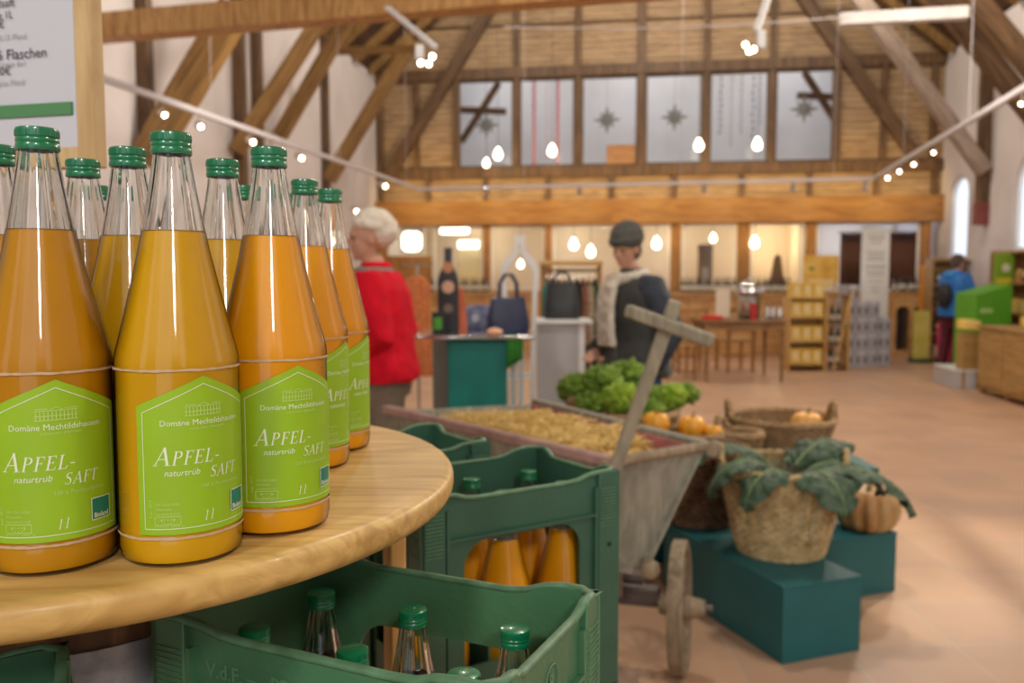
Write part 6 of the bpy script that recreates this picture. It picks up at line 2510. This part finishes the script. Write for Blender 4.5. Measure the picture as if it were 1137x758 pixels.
def cluster(label, p_top, p_low, box_px, bulbs, Y):
    c = at(box_px[0], box_px[1], Y)
    t = thing('spotlight_cluster', label, 'spotlight', c)
    MB().bar(p_top, p_low, .045, .03).build('arm', M_WHITE, t, world=True, bevel=.004)
    b0, b1 = at(box_px[0], box_px[1], Y), at(box_px[0], box_px[2], Y)
    MB().bar(b0, b1, .055, .055, up=(0, 1, 0)).build('adaptor', M_WHITE, t, world=True, bevel=.004)
    for bx, by in bulbs:
        p = at(bx, by, Y - .05)
        hd_ = MB().lathe([(0, -.05), (.02, -.05), (.038, .0), (.032, .0), (0, -.01)], 14, M=Matrix.Translation(p) @ Vector((0, -.8, -.5)).to_track_quat('Z', 'Y').to_matrix().to_4x4()).build('lamp_head', M_CHROME, t, world=True)
        bb = MB().ball(p, .018, 10, 8).build('bulb', M_SPOTGLOW, t, world=True)
    MB().tube([b1, at(bulbs[0][0], bulbs[0][1], Y)], .008, 6).tube([b1, at(bulbs[-1][0], bulbs[-1][1], Y)], .008, 6).build('bracket', M_CHROME, t, world=True)


cluster('white spotlight arm with three small bulbs hanging below the tie beam', at(430, 8, 6.4), at(483, 52, 6.0), (466, 50, 74), [(467, 70), (476, 71), (480, 63)], 6.0)
cluster('white spotlight arm with small bulbs hanging at the upper right of the gallery', at(853, -4, 6.4), at(840, 34, 6.2), (845, 34, 54), [(828, 50), (832, 57), (837, 55)], 6.2)
t = thing('hanging_cable', 'thin pale cable strung across the hall high up', 'cable', at(770, 30, 8.0))
pts = []
for k in range(25):
    f = k / 24
    pts.append(at(560 + (945 - 560) * f, 30 - 12 * f ** 2 + 3 * math.sin(PI * f), 8.6 + .5 * f))
MB().tube(pts, .006, 5).build('cable', M_TRACK, t, world=True)

# ------------------------------------------------------------------ right side of the shop
M_HONEYC = wood('sales_counter_wood', (.28, .16, .05), (.44, .27, .095), 1.6, 'X')
cA_, cB_ = on(1085, 436, 0), on(1137, 453, 0)
dirc = Vector((cB_.x - cA_.x, cB_.y - cA_.y, 0)).normalized()
t = thing('sales_counter', 'honey-brown wooden sales counter at the right edge of the hall', 'counter', (cA_.x, cA_.y, 0), math.atan2(dirc.y, dirc.x))
Lc = 2.6
side_ = 1 if True else -1
zc2 = .80
MB().box((Lc / 2, .30, zc2 - .015), (Lc + .06, .66, .03)).build('top', M_HONEYC, t, bevel=.004)
MB().box((Lc / 2, .30, (zc2 + .05) / 2), (Lc, .58, zc2 - .08)).build('cabinet', M_HONEYC, t)
for k in range(4):
    MB().box((.33 + k * .65, -.002, .44), (.62, .02, .66)).build('door', M_HONEYC, t, bevel=.003)
for k in range(5):
    MB().box((.02 + k * .645, .06, .025), (.05, .05, .05)).build('foot', M_FURN, t)
st_ = on(1066, 433, 0)
t = thing('white_step', 'low white platform at the end of the sales counter', 'platform', (st_.x + .16, st_.y + .45, 0), ANG)
MB().box((0, 0, .11), (.26, .70, .22)).build('block', M_GREYPAINT, t, bevel=.004)
MB().box((0, 0, .228), (.28, .72, .016)).build('top', M_WHITE, t)
# green display bin on the counter side
M_GREENP = mat('fresh_green_panel', (.10, .36, .02), .55, var=.05, scale=4)
Yg = 10.6
g0, g1 = at(1086, 340, Yg), at(1126, 340, Yg)
t = thing('green_display_bin', 'large bright green display bin behind the sales counter', 'display', ((g0.x + g1.x) / 2, Yg + .25, 0))
gw_ = g1.x - g0.x
zg = at(1100, 318, Yg).z
MB().hexa([(-gw_ / 2, -.2, .1), (gw_ / 2, -.2, .1), (gw_ / 2, .3, .1), (-gw_ / 2, .3, .1), (-gw_ / 2, -.2, zg - .10), (gw_ / 2, -.2, zg + .02), (gw_ / 2, .3, zg + .03), (-gw_ / 2, .3, zg - .09)]).build('bin', M_GREENP, t, bevel=.004)
MB().box((0, .05, .05), (gw_ - .1, .4, .10)).build('plinth', M_GREYPAINT, t)
MB().box((-gw_ * .2, -.203, zg - .30), (gw_ * .35, .004, .06)).build('pale_print', mat('pale_green_print', (.40, .60, .20), .6), t)
Yh = 11.2
g0, g1 = at(1104, 300, Yh), at(1125, 300, Yh)
t = thing('green_banner', 'green upright board with a round white mark and yellow flowers beside the wall shelf', 'banner', ((g0.x + g1.x) / 2, Yh, 0))
bw_ = g1.x - g0.x
MB().box((0, 0, at(1114, 281, Yh).z / 2), (bw_, .03, at(1114, 281, Yh).z)).build('board', mat('lime_green_board', (.24, .42, .03), .55), t, bevel=.004)
MB().lathe([(0, 0), (.055, 0), (.055, .003), (0, .003)], 24, M=Matrix.Translation((.02, -.0152, at(1114, 297, Yh).z)) @ EY).build('round_mark', mat('cream_mark', (.85, .80, .65), .5), t)
MB().box((0, -.0165, at(1114, 312, Yh).z), (bw_ * .8, .003, .08)).build('yellow_mark', mat('yellow_mark', (.80, .65, .05), .5), t)


def goods_shelf(name, label, a, b, w, d, H_, levels, rz, seed, m=M_HONEYC):
    rnd = random.Random(seed)
    p = hall(a, b, 0)
    t = thing(name, label, 'shelf', p, ANG + rz)
    for q in (-1, 1):
        MB().box((q * (w / 2 - .015), 0, H_ / 2), (.03, d, H_)).build('side_panel', m, t)
    for k in range(levels):
        MB().box((0, 0, .08 + k * (H_ - .12) / (levels - 1)), (w - .062, d, .025)).build('shelf_board', m, t)
    MB().box((0, d / 2 + .006, H_ / 2), (w, .01, H_)).build('back_panel', m, t)
    return t, p


def fill(t, p, w, d, H_, levels, rz, seed, words_, kinds, per=5, top=False):
    """packages and jars standing on each board"""
    rnd = random.Random(seed)
    R = Matrix.Rotation(ANG + rz, 4, 'Z')
    rows_ = ['lowest', 'second', 'third', 'fourth', 'fifth']
    for k in range(levels - (0 if top else 1)):
        z = .08 + k * (H_ - .12) / (levels - 1) + .0125
        for j in range(per):
            x = -w / 2 + .06 + (w - .12) * (j + .5) / per
            kd = kinds[rnd.randrange(len(kinds))]
            o = Vector((x, -.02 + rnd.uniform(-.02, .02), z))
            q = p + R @ o
            lab = '%s %s on the %s board of the %s, %s in its row' % (kd[1], kd[0].split('_')[-1], rows_[k], words_, names[j])
            hh = min(kd[3], (H_ - .12) / (levels - 1) - .05) if k < levels - 1 else kd[3]
            key = (kd[0], kd[1])
            if key not in PROTO or PROTO[key][1] > hh + .001:
                tt = thing(kd[0], lab, kd[0].split('_')[-1], q, ANG + rz, 'goods on the %s' % words_)
                ww = kd[4]
                if kd[0] == 'food_jar':
                    MB().lathe([(0, 0), (ww / 2, 0), (ww / 2, hh * .7), (ww * .4, hh * .82), (0, hh * .82)], 16).build('glass', kd[2], tt)
                    MB().lathe([(ww * .42, hh * .82), (ww * .42, hh), (0, hh)], 16).build('lid', M_YEL, tt)
                else:
                    MB().box((0, 0, hh / 2), (ww, .12, hh)).build('carton', kd[2], tt, bevel=.004)
                    MB().box((0, -.0605, hh * .55), (ww * .65, .002, hh * .4)).build('label', M_YEL2, tt)
                PROTO[key] = (tt, hh)
            else:
                tt = dup(PROTO[key][0], q, ANG + rz, lab, 'goods on the %s' % words_)


PROTO = {}
KINDS_ = [('food_package', 'brown', mat('kraft_brown', (.34, .20, .09), .7), .20, .13), ('food_package', 'pale', mat('pale_pack', (.62, .56, .45), .6), .17, .12), ('food_package', 'dark', mat('dark_pack', (.10, .07, .05), .6), .19, .12),
          ('food_package', 'green', mat('green_pack', (.16, .30, .05), .6), .18, .12), ('food_jar', 'amber', mat('amber_jar', (.50, .24, .04), .3), .16, .10), ('food_package', 'yellow', M_YEL, .18, .12)]
bq, _ = on_side(1075, 290, WIDTH)
t, p = goods_shelf('goods_shelf', 'tall brown shelf of groceries across the corner behind the blue jacket', on_end(1062, 300, 1.35)[0], 1.35, .84, .34, 1.66, 5, 0, 3)
fill(t, p, .84, .34, 1.66, 5, 0, 4, 'corner shelf', KINDS_, 4)
t, p = goods_shelf('goods_shelf', 'long brown shelf of groceries along the right wall', WIDTH - .22, 4.6, 2.6, .36, 1.72, 5, -PI / 2, 3)
fill(t, p, 2.6, .36, 1.72, 5, -PI / 2, 8, 'long wall shelf', KINDS_, 8)
# pink panels, yellow-green banner and orange post by the door
M_HOTPINK = mat('hot_pink_board', (.78, .06, .20), .55)
for i, (x0_, x1_, Y_, yt_, lab) in enumerate([(1041, 1059, 13.1, 357, 'bright pink board on the floor left of the dark red trousers'), (1066, 1078, 13.1, 358, 'narrow bright pink board right of the dark red trousers')]):
    g0, g1 = at(x0_, 380, Y_), at(x1_, 380, Y_)
    t = thing('pink_board', lab, 'board', ((g0.x + g1.x) / 2, Y_, 0), 0, 'pink boards')
    hh = at(x0_, yt_, Y_).z
    MB().box((0, 0, hh / 2), (g1.x - g0.x, .03, hh)).build('board', M_HOTPINK, t, bevel=.003)
    MB().lathe([(0, 0), (.05, 0), (.05, .003), (0, .003)], 16, M=Matrix.Translation((0, -.0152, hh * .6)) @ EY).build('flower_mark', mat('pale_pink_mark', (.85, .45, .50), .6), t)
Y_ = 13.6
g0, g1 = at(1014, 370, Y_), at(1032, 370, Y_)
t = thing('yellow_banner', 'narrow yellow-green banner on a dark foot beside the wine cabinet', 'banner', ((g0.x + g1.x) / 2, Y_, 0))
hh = at(1023, 345, Y_).z
MB().box((0, 0, hh / 2 + .03), (g1.x - g0.x, .02, hh - .06)).build('sheet', mat('yellow_green_sheet', (.62, .58, .06), .55, color2=(.80, .72, .25), scale=4), t)
MB().box((0, 0, .03), (g1.x - g0.x + .06, .22, .06)).build('foot', mat('dark_green_foot', (.03, .08, .05), .5), t)
g0 = at(1026, 300, 14.4)
t = thing('orange_post', 'tall orange post standing beside the window frame at the right end', 'post', (g0.x, 14.4, 0))
MB().box((0, 0, at(1026, 294, 14.4).z / 2 + .02), (.11, .05, at(1026, 294, 14.4).z - .04)).build('shaft', mat('orange_paint', (.80, .32, .03), .5), t, bevel=.004)
MB().box((0, 0, .02), (.26, .26, .04)).build('foot', M_IRON, t)
# yellow goods at the counter's far end
for i, (px_, py_, lab) in enumerate([(1072, 360, 'yellow goods box, left of the row before the green display bin'), (1078, 360, 'yellow goods box, middle of the row before the green display bin'), (1084, 361, 'yellow goods box, right of the row before the green display bin')]):
    q = at(px_, py_, 10.35)
    t = thing('goods_crate', lab, 'crate', (q.x, 10.4, 0), 0, 'yellow goods boxes')
    MB().box((0, 0, q.z / 2 - .05), (.065, .16, q.z - .10)).build('stand', M_HONEYC, t)
    MB().box((0, 0, q.z + .0), (.07, .18, .12)).build('box', M_YEL, t, bevel=.01)
for i, (px_, lab) in enumerate([(1122, 'yellow packet at the left on the sales counter'), (1130, 'yellow packet in the middle on the sales counter'), (1137, 'blue and white packet at the right on the sales counter')]):
    q = on(px_, 362, .80)
    t = thing('counter_packet', lab, 'packet', (q.x + .12, q.y - .10, .80), .2 * i)
    MB().box((0, 0, .055), (.10, .09, .11 + .03 * (i % 2))).build('pack', M_YEL if i < 2 else mat('blue_white_pack', (.45, .55, .70), .5), t, bevel=.012)
    MB().box((0, -.046, .06), (.06, .002, .05)).build('label', M_WHITE, t)
